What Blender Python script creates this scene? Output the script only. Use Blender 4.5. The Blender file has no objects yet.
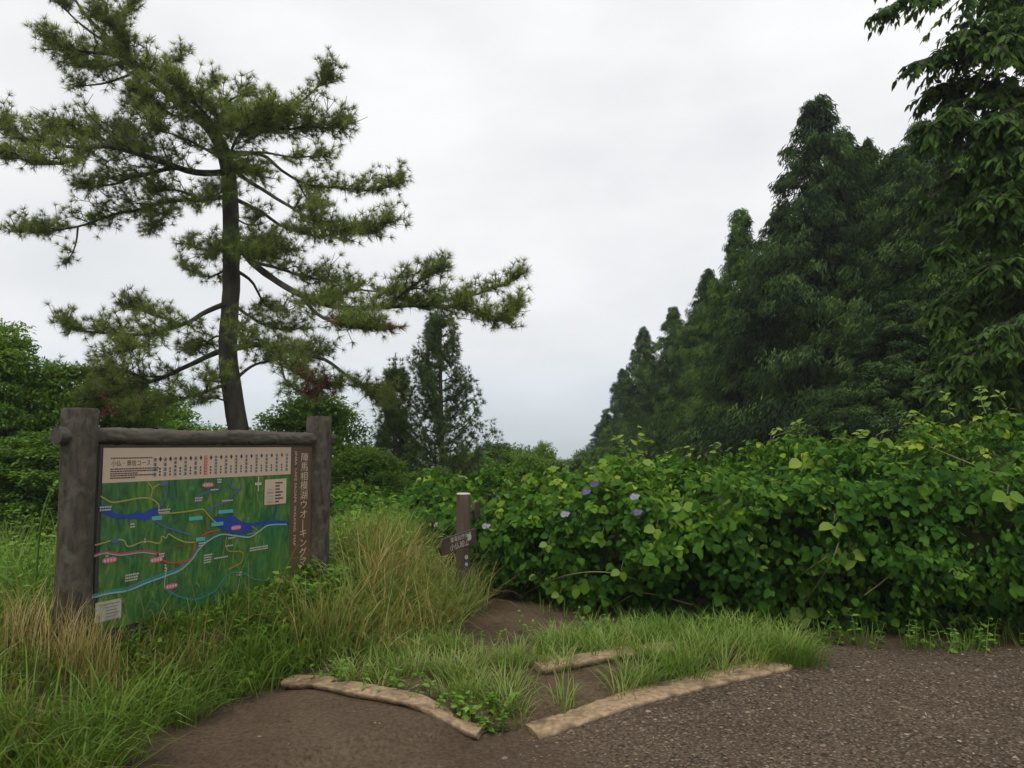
import bpy, math
import numpy as np
from mathutils import Matrix, Vector, Euler

rng = np.random.default_rng(11)
scene = bpy.context.scene
COL = scene.collection
F = 800.0
TH = math.atan(61 / 800)
EYE = 1.6
nz = lambda v: v / np.maximum(np.linalg.norm(v, axis=-1, keepdims=True), 1e-9)


def P(px, py, Y):
    """world point at distance Y in front of the tripod, seen at this spot of the photograph"""
    u = (px - 512) / F
    v = (384 - py) / F
    d = np.array([u, math.cos(TH) - v * math.sin(TH), math.sin(TH) + v * math.cos(TH)])
    return d * (Y / d[1]) + np.array([0, 0, EYE])


# ------------------------------------------------------------------ noise
def _hash(i, j, k):
    n = (i * 374761393 + j * 668265263 + k * 2147483647) & 0xFFFFFFFF
    n = ((n ^ (n >> 13)) * 1274126177) & 0xFFFFFFFF
    return ((n ^ (n >> 16)) & 0xFFFF) / 65535.0


def noise(p, s=1.0):
    p = np.asarray(p, float) * s + 1000.0
    i = np.floor(p).astype(np.int64)
    f = p - i
    f = f * f * (3 - 2 * f)
    r = 0
    for a in (0, 1):
        for b in (0, 1):
            for c in (0, 1):
                w = (f[..., 0] if a else 1 - f[..., 0]) * (f[..., 1] if b else 1 - f[..., 1]) * (f[..., 2] if c else 1 - f[..., 2])
                r = r + w * _hash(i[..., 0] + a, i[..., 1] + b, i[..., 2] + c)
    return r * 2 - 1


def sstep(t):
    t = np.clip(t, 0, 1)
    return t * t * (3 - 2 * t)


# ------------------------------------------------------------------ terrain
def xe(y):   # left edge of the trodden path: the foot of the grass bank
    return np.interp(y, [0, 4.0, 4.9, 5.3, 6.0, 7.0, 9.0, 12], [-1.95, -1.9, -1.85, -1.5, -1.0, -0.5, -0.3, -0.3])


def height(x, y):
    x = np.asarray(x, float)
    y = np.asarray(y, float)
    p = np.stack([x, y, 0 * x], -1)
    bank = 0.44 * sstep((xe(y) - x) / 0.95) * sstep((y + 6) / 6)
    step = 0.07 * sstep((y - (4.7 + 0.63 * (x - 0.1))) / 0.25) * sstep((2.1 - x) / 0.4) * sstep((x + 1.6) / 0.4)
    r = np.maximum(0, np.sqrt((x * 0.6) ** 2 + y ** 2) - 9.5)
    sl = 0.17 - 0.14 * sstep((x - 1.5) / 7)
    fall = -60 * (1 - np.exp(-r * sl / 60))
    z = bank + step + fall + 0.03 * noise(p, 0.9) + 0.012 * noise(p, 3.1) + np.minimum(r, 30) * 0.03 * noise(p, 0.11)
    return z


# ------------------------------------------------------------------ mesh building
class MB:
    def __init__(s):
        s.v, s.f, s.r, s.m, s.n = [], [], [], [], 0

    def add(s, v, f, r=0.5, m=0):
        v = np.asarray(v, float).reshape(-1, 3)
        f = np.asarray(f, np.int64).reshape(-1, 3)
        s.v.append(v)
        s.f.append(f + s.n)
        s.r.append(np.broadcast_to(np.asarray(r, float), (len(v),)).copy())
        s.m.append(np.broadcast_to(np.asarray(m, np.int64), (len(f),)).copy())
        s.n += len(v)
        return s

    def mesh(s, name, mats, smooth=True):
        v = np.concatenate(s.v)
        f = np.concatenate(s.f)
        me = bpy.data.meshes.new(name)
        me.vertices.add(len(v))
        me.vertices.foreach_set('co', v.astype(np.float32).ravel())
        me.loops.add(3 * len(f))
        me.loops.foreach_set('vertex_index', f.astype(np.int32).ravel())
        me.polygons.add(len(f))
        me.polygons.foreach_set('loop_start', np.arange(len(f), dtype=np.int32) * 3)
        me.polygons.foreach_set('material_index', np.concatenate(s.m).astype(np.int32))
        me.polygons.foreach_set('use_smooth', np.full(len(f), smooth, dtype=bool))
        a = me.attributes.new('rnd', 'FLOAT', 'POINT')
        a.data.foreach_set('value', np.concatenate(s.r).astype(np.float32))
        for m in (mats if isinstance(mats, (list, tuple)) else [mats]):
            me.materials.append(m)
        me.update(calc_edges=True)
        return me

    def build(s, name, mats, parent=None, smooth=True):
        o = bpy.data.objects.new(name, s.mesh(name, mats, smooth))
        COL.objects.link(o)
        if parent is not None:
            o.parent = parent
        return o


def tag(o, label=None, cat=None, group=None, kind=None):
    if label: o['label'] = label
    if cat: o['category'] = cat
    if group: o['group'] = group
    if kind: o['kind'] = kind
    return o


def empty(name, loc, label, cat, group=None, rz=0):
    o = bpy.data.objects.new(name, None)
    COL.objects.link(o)
    o.location = [float(c) for c in loc]
    o.rotation_euler = (0, 0, rz)
    o.empty_display_size = 0.2
    return tag(o, label, cat, group)


def copy_thing(root, loc, rz, sc, label, group=None, lean=(0, 0)):
    r = root.copy()
    COL.objects.link(r)
    r.location = [float(c) for c in loc]
    r.rotation_euler = (lean[0], lean[1], rz)
    r.scale = sc if isinstance(sc, tuple) else (sc, sc, sc)
    r['label'] = label
    if group: r['group'] = group
    for ch in list(root.children):
        c = ch.copy()
        COL.objects.link(c)
        c.parent = r
    return r


def resample(pts, n):
    """Catmull-Rom through pts"""
    pts = np.asarray(pts, float)
    if len(pts) == 2:
        t = np.linspace(0, 1, n)[:, None]
        return pts[0] * (1 - t) + pts[1] * t
    q = np.vstack([2 * pts[0] - pts[1], pts, 2 * pts[-1] - pts[-2]])
    T = np.linspace(0, len(pts) - 1 - 1e-6, n)
    i = T.astype(int)
    t = (T - i)[:, None]
    a, b, c, d = q[i], q[i + 1], q[i + 2], q[i + 3]
    return 0.5 * (2 * b + (c - a) * t + (2 * a - 5 * b + 4 * c - d) * t * t + (3 * b - a - 3 * c + d) * t ** 3)


def tube(mb, pts, rad, sides=8, r=0.5, m=0, cap=True, wob=0.0):
    pts = np.asarray(pts, float)
    n = len(pts)
    rad = np.broadcast_to(np.asarray(rad, float), (n,))
    tg = nz(np.gradient(pts, axis=0))
    a = np.array([0, 0, 1.0]) if abs(tg[0][2]) < 0.9 else np.array([1.0, 0, 0])
    u = nz(np.cross(tg[0], a))
    U = []
    for k in range(n):
        u = nz(u - tg[k] * np.dot(u, tg[k]))
        U.append(u)
    U = np.array(U)
    V = np.cross(tg, U)
    th = np.arange(sides) * 2 * math.pi / sides
    rr = rad[:, None] * np.ones((1, sides))
    if wob:
        rr = rr * (1 + wob * (rng.random((n, sides)) - 0.5))
    ring = pts[:, None] + rr[..., None] * (np.cos(th)[None, :, None] * U[:, None] + np.sin(th)[None, :, None] * V[:, None])
    v = ring.reshape(-1, 3)
    k = np.arange(n - 1)[:, None] * sides
    j = np.arange(sides)[None]
    j2 = (j + 1) % sides
    a0, a1, b0, b1 = k + j, k + j2, k + sides + j, k + sides + j2
    f = np.concatenate([np.stack([a0, a1, b1], -1).reshape(-1, 3), np.stack([a0, b1, b0], -1).reshape(-1, 3)])
    mb.add(v, f, r, m)
    if cap:
        for e, sgn in ((0, -1), (n - 1, 1)):
            vv = np.vstack([ring[e], pts[e][None]])
            ff = [[i, (i + 1) % sides, sides] if sgn > 0 else [(i + 1) % sides, i, sides] for i in range(sides)]
            mb.add(vv, ff, r, m)


def box(mb, lo, hi, m=0, r=0.5):
    x0, y0, z0 = lo
    x1, y1, z1 = hi
    q = [[(x0, y0, z0), (x1, y0, z0), (x1, y0, z1), (x0, y0, z1)], [(x1, y1, z0), (x0, y1, z0), (x0, y1, z1), (x1, y1, z1)],
         [(x0, y1, z0), (x0, y0, z0), (x0, y0, z1), (x0, y1, z1)], [(x1, y0, z0), (x1, y1, z0), (x1, y1, z1), (x1, y0, z1)],
         [(x0, y0, z1), (x1, y0, z1), (x1, y1, z1), (x0, y1, z1)], [(x0, y1, z0), (x1, y1, z0), (x1, y0, z0), (x0, y0, z0)]]
    for s in q:
        mb.add(s, [[0, 1, 2], [0, 2, 3]], r, m)


# leaf templates: (along, across, up) and triangles
T_DIAMOND = (np.array([[0, 0, 0], [.45, .5, .07], [1, 0, -.06], [.45, -.5, .07]]), [[0, 2, 1], [0, 3, 2]])
T_ROUND = (np.array([[0, 0, 0], [.02, .3, .03], [.35, .52, .05], [.72, .36, -.02], [1, 0, -.16], [.72, -.36, -.02], [.35, -.52, .05], [.02, -.3, .03], [.5, 0, -.03]]),
           [[0, 8, 1], [1, 8, 2], [2, 8, 3], [3, 8, 4], [4, 8, 5], [5, 8, 6], [6, 8, 7], [7, 8, 0]])
T_LANCE = (np.array([[0, 0, 0], [.3, .5, .06], [.65, .36, 0], [1, 0, -.14], [.65, -.36, 0], [.3, -.5, .06], [.48, 0, -.02]]),
           [[0, 6, 1], [1, 6, 2], [2, 6, 3], [3, 6, 4], [4, 6, 5], [5, 6, 0]])
T_NEEDLE = (np.array([[0, .5, 0], [0, -.5, 0], [1, 0, 0]]), [[0, 1, 2]])
T_STRIP = (np.array([[0, .3, 0], [0, -.3, 0], [.55, -.5, 0], [.55, .5, 0], [1, 0, -.1]]), [[0, 1, 2], [0, 2, 3], [3, 2, 4]])


def leaves(mb, base, axis, nrm, L, W, tpl=T_DIAMOND, r=None, m=0):
    T, Fc = tpl
    n = len(base)
    if n == 0: return
    axis = nz(axis)
    b = nz(np.cross(nrm, axis))
    c = np.cross(axis, b)
    L = np.broadcast_to(np.asarray(L, float), (n,))[:, None, None]
    W = np.broadcast_to(np.asarray(W, float), (n,))[:, None, None]
    v = base[:, None] + L * T[None, :, 0:1] * axis[:, None] + W * T[None, :, 1:2] * b[:, None] + L * T[None, :, 2:3] * c[:, None]
    k = len(T)
    f = (np.arange(n) * k)[:, None, None] + np.asarray(Fc)[None]
    if r is None: r = rng.random(n)
    mb.add(v.reshape(-1, 3), f.reshape(-1, 3), np.repeat(np.broadcast_to(r, (n,)), k), m)


def sph(n):
    return nz(rng.normal(size=(n, 3)))


def blades(mb, root, az, L, w, lean0, lean1, r, m=0, S=5, twist=0.0):
    """grass blades: strips that start at lean0 from the vertical and end at lean1"""
    n = len(root)
    t = np.linspace(0, 1, S)
    ph = lean0[:, None] + (lean1 - lean0)[:, None] * t[None] ** 1.3
    d = np.stack([np.cos(az), np.sin(az), 0 * az], -1)
    side = np.stack([-np.sin(az + twist), np.cos(az + twist), 0 * az], -1)
    seg = np.sin(ph)[..., None] * d[:, None] + np.cos(ph)[..., None] * np.array([0, 0, 1.0])
    step = seg[:, :-1] * (L / (S - 1))[:, None, None]
    pts = np.concatenate([root[:, None], root[:, None] + np.cumsum(step, 1)], 1)
    ww = w[:, None] * (np.array([0.7, 1, 0.85, 0.55, 0.02]) if S == 5 else np.linspace(1, 0.02, S))[None]
    a = pts + side[:, None] * ww[..., None] * 0.5
    b = pts - side[:, None] * ww[..., None] * 0.5
    v = np.stack([a, b], 2).reshape(n, 2 * S, 3)
    fc = []
    for k in range(S - 1):
        fc += [[2 * k, 2 * k + 1, 2 * k + 3], [2 * k, 2 * k + 3, 2 * k + 2]]
    f = (np.arange(n) * 2 * S)[:, None, None] + np.array(fc)[None]
    mb.add(v.reshape(-1, 3), f.reshape(-1, 3), np.repeat(r, 2 * S), m)
    return pts[:, -1]


# ------------------------------------------------------------------ materials
def mat(name):
    m = bpy.data.materials.new(name)
    m.use_nodes = True
    nt = m.node_tree
    for n in list(nt.nodes): nt.nodes.remove(n)
    out = nt.nodes.new('ShaderNodeOutputMaterial')
    return m, nt, out


def nd(nt, typ, ins=None, **kw):
    n = nt.nodes.new(typ)
    for k, v in kw.items(): setattr(n, k, v)
    for k, v in (ins or {}).items():
        if hasattr(v, 'is_output'):
            nt.links.new(v, n.inputs[k])
        else:
            n.inputs[k].default_value = v
    return n


def ramp(nt, fac, stops, interp='LINEAR'):
    n = nt.nodes.new('ShaderNodeValToRGB')
    n.color_ramp.interpolation = interp
    e = n.color_ramp.elements
    while len(e) < len(stops): e.new(0.5)
    for i, (p, c) in enumerate(stops):
        e[i].position = p
        e[i].color = (*c, 1)
    nt.links.new(fac, n.inputs[0])
    return n.outputs[0]


def leaf_mat(name, stops, trans=0.3, rough=0.5, spec=0.35, patch=0.35, pscale=0.8, tint=(1.25, 1.2, .6)):
    m, nt, out = mat(name)
    at = nd(nt, 'ShaderNodeAttribute', attribute_name='rnd')
    geo = nd(nt, 'ShaderNodeNewGeometry')
    no = nd(nt, 'ShaderNodeTexNoise', {'Vector': geo.outputs['Position'], 'Scale': pscale, 'Detail': 3.0})
    mm = nd(nt, 'ShaderNodeMath', {0: no.outputs[0], 1: 0.5}, operation='SUBTRACT')
    mk = nd(nt, 'ShaderNodeMath', {0: mm.outputs[0], 1: patch * 3, 2: at.outputs['Fac']}, operation='MULTIPLY_ADD', use_clamp=True)
    c = ramp(nt, mk.outputs[0], stops)
    p = nd(nt, 'ShaderNodeBsdfPrincipled', {'Base Color': c, 'Roughness': rough, 'Specular IOR Level': spec})
    tc = nd(nt, 'ShaderNodeMix', {0: 1.0, 6: c, 7: (*tint, 1)}, data_type='RGBA', blend_type='MULTIPLY')
    tr = nd(nt, 'ShaderNodeBsdfTranslucent', {'Color': tc.outputs[2]})
    mx = nd(nt, 'ShaderNodeMixShader', {0: trans, 1: p.outputs[0], 2: tr.outputs[0]})
    nt.links.new(mx.outputs[0], out.inputs[0])
    return m


def plain(name, col, rough=0.8, spec=0.3, var=0.0, scale=20, bump=0.0, bscale=60, stretch=(1, 1, 1), dirt=None):
    m, nt, out = mat(name)
    tc = nd(nt, 'ShaderNodeTexCoord')
    mp = nd(nt, 'ShaderNodeMapping', {'Vector': tc.outputs['Object'], 'Scale': stretch})
    no = nd(nt, 'ShaderNodeTexNoise', {'Vector': mp.outputs[0], 'Scale': scale, 'Detail': 6.0, 'Roughness': 0.65})
    lo = tuple(max(0, x * (1 - var)) for x in col)
    hi = tuple(min(1, x * (1 + var)) for x in col)
    c = ramp(nt, no.outputs[0], [(0.3, lo), (0.7, hi)])
    if dirt:
        n2 = nd(nt, 'ShaderNodeTexNoise', {'Vector': tc.outputs['Object'], 'Scale': dirt[1], 'Detail': 5.0})
        f = ramp(nt, n2.outputs[0], [(0.5, (0, 0, 0)), (0.66, (1, 1, 1))])
        mx = nd(nt, 'ShaderNodeMix', {0: f, 6: c, 7: (*dirt[0], 1)}, data_type='RGBA')
        c = mx.outputs[2]
    p = nd(nt, 'ShaderNodeBsdfPrincipled', {'Base Color': c, 'Roughness': rough, 'Specular IOR Level': spec})
    if bump:
        nb = nd(nt, 'ShaderNodeTexNoise', {'Vector': mp.outputs[0], 'Scale': bscale, 'Detail': 8.0, 'Roughness': 0.7})
        bp = nd(nt, 'ShaderNodeBump', {'Height': nb.outputs[0], 'Strength': bump, 'Distance': 0.02})
        nt.links.new(bp.outputs[0], p.inputs['Normal'])
    nt.links.new(p.outputs[0], out.inputs[0])
    return m


def soil_mat(name, cols, gravel):
    m, nt, out = mat(name)
    geo = nd(nt, 'ShaderNodeNewGeometry')
    pos = geo.outputs['Position']
    n1 = nd(nt, 'ShaderNodeTexNoise', {'Vector': pos, 'Scale': 1.3, 'Detail': 6.0, 'Roughness': 0.6})
    n2 = nd(nt, 'ShaderNodeTexNoise', {'Vector': pos, 'Scale': 38.0, 'Detail': 8.0, 'Roughness': 0.75})
    c1 = ramp(nt, n1.outputs[0], [(0.3, cols[0]), (0.7, cols[1])])
    f2 = ramp(nt, n2.outputs[0], [(0.35, (.55, .55, .55)), (0.65, (1.45, 1.42, 1.38))])
    c = nd(nt, 'ShaderNodeMix', {0: 1.0, 6: c1, 7: f2}, data_type='RGBA', blend_type='MULTIPLY').outputs[2]
    h = n2.outputs[0]
    if gravel:
        sx = nd(nt, 'ShaderNodeSeparateXYZ', {0: pos})
        g = nd(nt, 'ShaderNodeMath', {0: n1.outputs[0], 1: 3.2, 2: sx.outputs[0]}, operation='MULTIPLY_ADD')
        gx = nd(nt, 'ShaderNodeMapRange', {0: g.outputs[0], 1: 0.9, 2: 2.6})
        vo = nd(nt, 'ShaderNodeTexVoronoi', {'Vector': pos, 'Scale': 52.0, 'Randomness': 1.0})
        vc = nd(nt, 'ShaderNodeSeparateXYZ', {0: vo.outputs['Color']})
        st = ramp(nt, vc.outputs[0], [(0.0, (.094, .074, .051)), (0.45, (.158, .126, .090)), (0.8, (.198, .160, .116)), (0.95, (.235, .193, .143)), (1.0, (.27, .228, .172))])
        edge = ramp(nt, vo.outputs['Distance'], [(0.25, (1, 1, 1)), (0.62, (.3, .28, .27))])
        st2 = nd(nt, 'ShaderNodeMix', {0: 1.0, 6: st, 7: edge}, data_type='RGBA', blend_type='MULTIPLY').outputs[2]
        keep = ramp(nt, vc.outputs[1], [(0.3, (0.15, 0.15, 0.15)), (0.6, (1, 1, 1))])
        fm = nd(nt, 'ShaderNodeMath', {0: gx.outputs[0], 1: keep}, operation='MULTIPLY')
        c = nd(nt, 'ShaderNodeMix', {0: fm.outputs[0], 6: c, 7: st2}, data_type='RGBA').outputs[2]
        inv = nd(nt, 'ShaderNodeMath', {0: 1.0, 1: vo.outputs['Distance']}, operation='SUBTRACT')
        hv = nd(nt, 'ShaderNodeMath', {0: inv.outputs[0], 1: fm.outputs[0], 2: n2.outputs[0]}, operation='MULTIPLY_ADD')
        h = hv.outputs[0]
    p = nd(nt, 'ShaderNodeBsdfPrincipled', {'Base Color': c, 'Roughness': 0.95, 'Specular IOR Level': 0.08})
    bp = nd(nt, 'ShaderNodeBump', {'Height': h, 'Strength': 0.8, 'Distance': 0.012})
    nt.links.new(bp.outputs[0], p.inputs['Normal'])
    nt.links.new(p.outputs[0], out.inputs[0])
    return m


M = {}
M['pine_needle'] = leaf_mat('pine_needles', [(0, (.078, .122, .026)), (.5, (.170, .235, .056)), (1, (.29, .35, .095))], .28, .6, .06, .3, .7)
M['dead_needle'] = leaf_mat('dead_needles', [(0, (.11, .042, .026)), (1, (.25, .10, .06))], .15, .7, .1, .2, 2, (1, 1, 1))
M['young_pine'] = leaf_mat('young_pine_needles', [(0, (.050, .092, .030)), (.6, (.090, .145, .048)), (1, (.15, .21, .065))], .2, .6, .06, .3, .8)
M['conifer'] = leaf_mat('cedar_foliage', [(0, (.016, .035, .010)), (.45, (.052, .104, .022)), (1, (.14, .235, .046))], .2, .6, .05, .5, .55)
M['conifer_green'] = leaf_mat('green_cedar_foliage', [(0, (.016, .036, .009)), (.45, (.060, .118, .022)), (1, (.16, .26, .048))], .2, .6, .05, .5, .55)
M['conifer_dark'] = leaf_mat('dark_cypress_foliage', [(0, (.015, .031, .013)), (.45, (.046, .090, .026)), (1, (.125, .205, .055))], .18, .6, .05, .5, .55)
M['far_leaf'] = leaf_mat('broadleaf_foliage', [(0, (.066, .135, .018)), (.5, (.128, .24, .030)), (1, (.22, .34, .05))], .34, .6, .08, .3, .6)
M['dark_leaf'] = leaf_mat('dark_foliage', [(0, (.050, .112, .018)), (.5, (.098, .19, .028)), (1, (.17, .28, .042))], .28, .6, .08, .3, .6)
M['right_leaf'] = leaf_mat('zelkova_foliage', [(0, (.026, .060, .011)), (.5, (.052, .110, .017)), (1, (.10, .18, .028))], .34, .55, .10, .3, .8)
M['hedge_leaf'] = leaf_mat('vine_leaves', [(0, (.012, .044, .005)), (.3, (.034, .100, .010)), (.7, (.086, .185, .018)), (.93, (.165, .275, .026)), (1, (.27, .36, .04))], .30, .55, .07, .36, 1.1)
M['lime_leaf'] = leaf_mat('pale_leaves', [(0, (.12, .23, .025)), (1, (.25, .35, .05))], .35, .5, .2, .1, 3)
M['grass'] = leaf_mat('grass_blades', [(0, (.070, .150, .020)), (.5, (.135, .235, .036)), (.85, (.20, .285, .06)), (1, (.30, .33, .12))], .32, .5, .14, .25, 1.2)
M['dry'] = leaf_mat('dry_grass_blades', [(0, (.15, .21, .035)), (.3, (.26, .26, .065)), (.65, (.42, .325, .12)), (1, (.56, .44, .23))], .25, .6, .15, .35, 1.6, (1.1, 1, .8))
M['weed'] = leaf_mat('weed_leaves', [(0, (.060, .15, .014)), (.5, (.115, .24, .024)), (1, (.20, .33, .040))], .3, .5, .18, .25, 1.5)
M['litter'] = leaf_mat('dead_leaves', [(0, (.07, .045, .03)), (.6, (.18, .125, .08)), (1, (.36, .28, .19))], 0, .8, .1, .2, 3)
M['stone'] = leaf_mat('pebbles', [(0, (.085, .062, .045)), (.6, (.16, .122, .090)), (.92, (.20, .162, .122)), (1, (.26, .215, .168))], 0, .9, .12, .1, 3)
M['purple'] = plain('purple_petals', (.19, .15, .30), .6, .3, .2)
M['white_petal'] = plain('pale_petals', (.42, .40, .48), .6, .3, .15)
M['bark'] = plain('pine_bark', (.066, .058, .046), .95, .08, .5, 6, 1.0, 16, (1, 1, .35))
M['bark2'] = plain('grey_bark', (.090, .080, .064), .95, .08, .4, 6, .7, 20, (1, 1, .3))
M['twig'] = plain('brown_twigs', (.085, .060, .035), .9, .2, .3, 8)
M['vine_stem'] = plain('vine_stems', (.16, .15, .06), .7, .3, .3, 8)
M['green_stem'] = plain('green_stems', (.12, .20, .05), .6, .3, .3, 8)
M['core_shade'] = plain('hedge_core_shade', (.040, .050, .018), 1, .0, .5, 3, 1, 12)  # dark colour of the added hedge core, standing in for inner shade
M['concrete_wood'] = plain('post_surface', (.084, .072, .056), .9, .1, .5, 26, 1.0, 55, (1, 1, .3), ((.125, .115, .088), 14))
M['rail'] = plain('rail_surface', (.088, .078, .064), .85, .1, .5, 9, 1.0, 16, (.22, 1.6, 1.6))
M['log'] = plain('timber_surface', (.37, .265, .165), .95, .05, .45, 22, 1.0, 40, (1, 1, 1), ((.18, .128, .082), 7))
M['post_wood'] = plain('signpost_wood', (.100, .076, .054), .85, .2, .3, 14, .5, 40, (1, 1, .2))
M['post_top'] = plain('post_end_grain', (.48, .46, .43), .85, .2, .15, 40)
M['board_wood'] = plain('board_wood', (.075, .052, .038), .8, .25, .3, 12, .3, 40)
M['paint'] = plain('white_paint', (.52, .49, .42), .7, .3, .1)
M['emblem'] = plain('emblem_paint', (.30, .36, .29), .7, .3, .1)
M['frame'] = plain('frame_metal', (.045, .040, .036), .6, .4, .2)
M['header'] = plain('header_print', (.54, .41, .31), .45, .4, .05, 3)
M['title'] = plain('title_print', (.105, .066, .036), .45, .4, .08, 3)
M['title_txt'] = plain('title_lettering', (.56, .44, .34), .5, .3, .04)
M['ink'] = plain('black_ink', (.055, .04, .032), .5, .3, .05)
M['red_ink'] = plain('red_ink', (.50, .045, .055), .5, .3, .05)
M['white_ink'] = plain('white_ink', (.46, .44, .40), .5, .3, .05)
M['sky_ink'] = plain('pale_blue_ink', (.23, .38, .42), .5, .3, .05)
M['blue_ink'] = plain('blue_ink', (.022, .055, .27), .5, .3, .1)
M['steel_ink'] = plain('grey_blue_ink', (.08, .12, .24), .5, .3, .1)
M['yellow_ink'] = plain('yellow_ink', (.30, .29, .07), .5, .3, .1)
M['orange_ink'] = plain('orange_ink', (.36, .22, .05), .5, .3, .1)
M['teal_ink'] = plain('teal_ink', (.045, .19, .20), .5, .3, .1)
M['cyan_ink'] = plain('cyan_ink', (.09, .36, .36), .5, .3, .1)
M['pink_ink'] = plain('pink_ink', (.56, .11, .17), .5, .3, .05)
M['brick_ink'] = plain('dark_red_ink', (.22, .055, .03), .5, .3, .05)
M['paper'] = plain('notice_paper', (.42, .41, .36), .6, .3, .08)
M['grey_ink'] = plain('grey_ink', (.24, .23, .21), .6, .3, .08)


def map_mat():
    m, nt, out = mat('map_relief_print')
    tc = nd(nt, 'ShaderNodeTexCoord')
    mp = nd(nt, 'ShaderNodeMapping', {'Vector': tc.outputs['Object'], 'Rotation': (0, math.radians(33), 0), 'Scale': (16, 1, 5)})
    n1 = nd(nt, 'ShaderNodeTexNoise', {'Vector': mp.outputs[0], 'Scale': 1.0, 'Detail': 5.0, 'Roughness': 0.65, 'Distortion': 1.8})
    n2 = nd(nt, 'ShaderNodeTexNoise', {'Vector': tc.outputs['Object'], 'Scale': 3.0, 'Detail': 2.0})
    c1 = ramp(nt, n1.outputs[0], [(0.3, (.014, .058, .018)), (0.5, (.042, .140, .034)), (0.62, (.080, .19, .044)), (0.76, (.20, .29, .07))])
    c2 = ramp(nt, n2.outputs[0], [(0.35, (.6, .85, 1.25)), (0.65, (1.5, 1.12, .75))])
    mx = nd(nt, 'ShaderNodeMix', {0: 1.0, 6: c1, 7: c2}, data_type='RGBA', blend_type='MULTIPLY')
    p = nd(nt, 'ShaderNodeBsdfPrincipled', {'Base Color': mx.outputs[2], 'Roughness': 0.42, 'Specular IOR Level': 0.4})
    nt.links.new(p.outputs[0], out.inputs[0])
    return m


M['map'] = map_mat()

# ------------------------------------------------------------------ ground and path
xs = np.unique(np.concatenate([[-400, -280, -180, -100], np.arange(-60, -8, 3.0), np.arange(-8, 11, 0.09), np.arange(11, 60, 3.0), [100, 180, 280, 400]]))
ys = np.unique(np.concatenate([[-300, -120, -60, -30, -15, -8, -4, -2], np.arange(-1, 12, 0.09), np.arange(12, 60, 2.0), [75, 100, 140, 200, 300, 420, 600]]))
X, Y = np.meshgrid(xs, ys, indexing='ij')
Z = height(X, Y)


def grid_faces(nx, ny, mask=None):
    i, j = np.meshgrid(np.arange(nx - 1), np.arange(ny - 1), indexing='ij')
    if mask is not None:
        i, j = i[mask], j[mask]
    a = (i * ny + j).ravel()
    return np.concatenate([np.stack([a, a + ny, a + ny + 1], -1), np.stack([a, a + ny + 1, a + 1], -1)])


g = MB().add(np.stack([X, Y, Z], -1), grid_faces(len(xs), len(ys)))
M['ground'] = soil_mat('soil', ((.062, .046, .028), (.115, .084, .052)), False)
tag(g.build('ground', M['ground']), 'brown soil of the hilltop clearing under the grass and hedge', 'ground', kind='structure')

px_ = np.arange(-2.6, 9.5, 0.05)
py_ = np.arange(-0.9, 7.2, 0.05)
X, Y = np.meshgrid(px_, py_, indexing='ij')
cx, cy = X[:-1, :-1] + .02, Y[:-1, :-1] + .02
pn = noise(np.stack([cx, cy, 0 * cx], -1), 1.7) * 0.12
inside = (cx > xe(cy) - 0.02 + pn) & (cy < np.interp(cx, [-2, 0.1, 2.0, 2.3, 9], [5.4, 4.6, 5.85, 6.55, 6.35]) + pn * 0.5)
inside = inside & ~((cx < 0.1) & (cy > 5.35 - 0.37 * (cx + 1.6)))
g = MB().add(np.stack([X, Y, height(X, Y) + 0.004 + 0.006], -1), grid_faces(len(px_), len(py_), inside))
M['path'] = soil_mat('path_earth', ((.066, .047, .031), (.115, .084, .057)), True)
tag(g.build('path', M['path']), 'trodden brown earth path turning to gravel on the right', 'path', kind='structure')


# gravel stones and chips
def path_ok(x, y):
    return (x > xe(y) + 0.05) & (y < np.interp(x, [-2, 0.1, 2.0, 2.3, 9], [5.3, 4.55, 5.75, 6.5, 6.3]))


N = 15000
x = rng.uniform(-2.0, 6.5, N)
y = 3.3 + 3.3 * rng.random(N) ** 1.2
cl = noise(np.stack([x, y, 0 * x], -1), 1.6)
keep = path_ok(x, y) & (rng.random(N) < np.interp(x, [-1.5, -0.3, 0.6, 6], [.03, .10, .75, .85]) * (0.55 + 0.6 * cl).clip(.1, 1))
x, y = x[keep], y[keep]
n = len(x)
oc = np.array([[1, 0, 0], [-1, 0, 0], [0, 1, 0], [0, -1, 0], [0, 0, 1], [0, 0, -1], [.7, .7, 0], [-.7, .7, 0], [-.7, -.7, 0], [.7, -.7, 0]], float)
of = [[0, 6, 4], [6, 2, 4], [2, 7, 4], [7, 1, 4], [1, 8, 4], [8, 3, 4], [3, 9, 4], [9, 0, 4]]
s = 0.003 + 0.013 * rng.random(n) ** 3
sc = s[:, None, None] * (0.7 + 0.6 * rng.random((n, 10, 3))) * np.array([1.2, 1, .6])
an = rng.uniform(0, 6.28, n)
v = oc[None] * sc
vx = v[..., 0] * np.cos(an)[:, None] - v[..., 1] * np.sin(an)[:, None]
vy = v[..., 0] * np.sin(an)[:, None] + v[..., 1] * np.cos(an)[:, None]
v = np.stack([vx + x[:, None], vy + y[:, None], v[..., 2] + (height(x, y) + .011)[:, None]], -1)
g = MB().add(v.reshape(-1, 3), ((np.arange(n) * 10)[:, None, None] + np.array(of)[None]).reshape(-1, 3), np.repeat(rng.random(n), 10))
tag(g.build('gravel', M['stone'], smooth=False), 'small brown and pale stones strewn over the path', 'gravel', kind='stuff')

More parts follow.
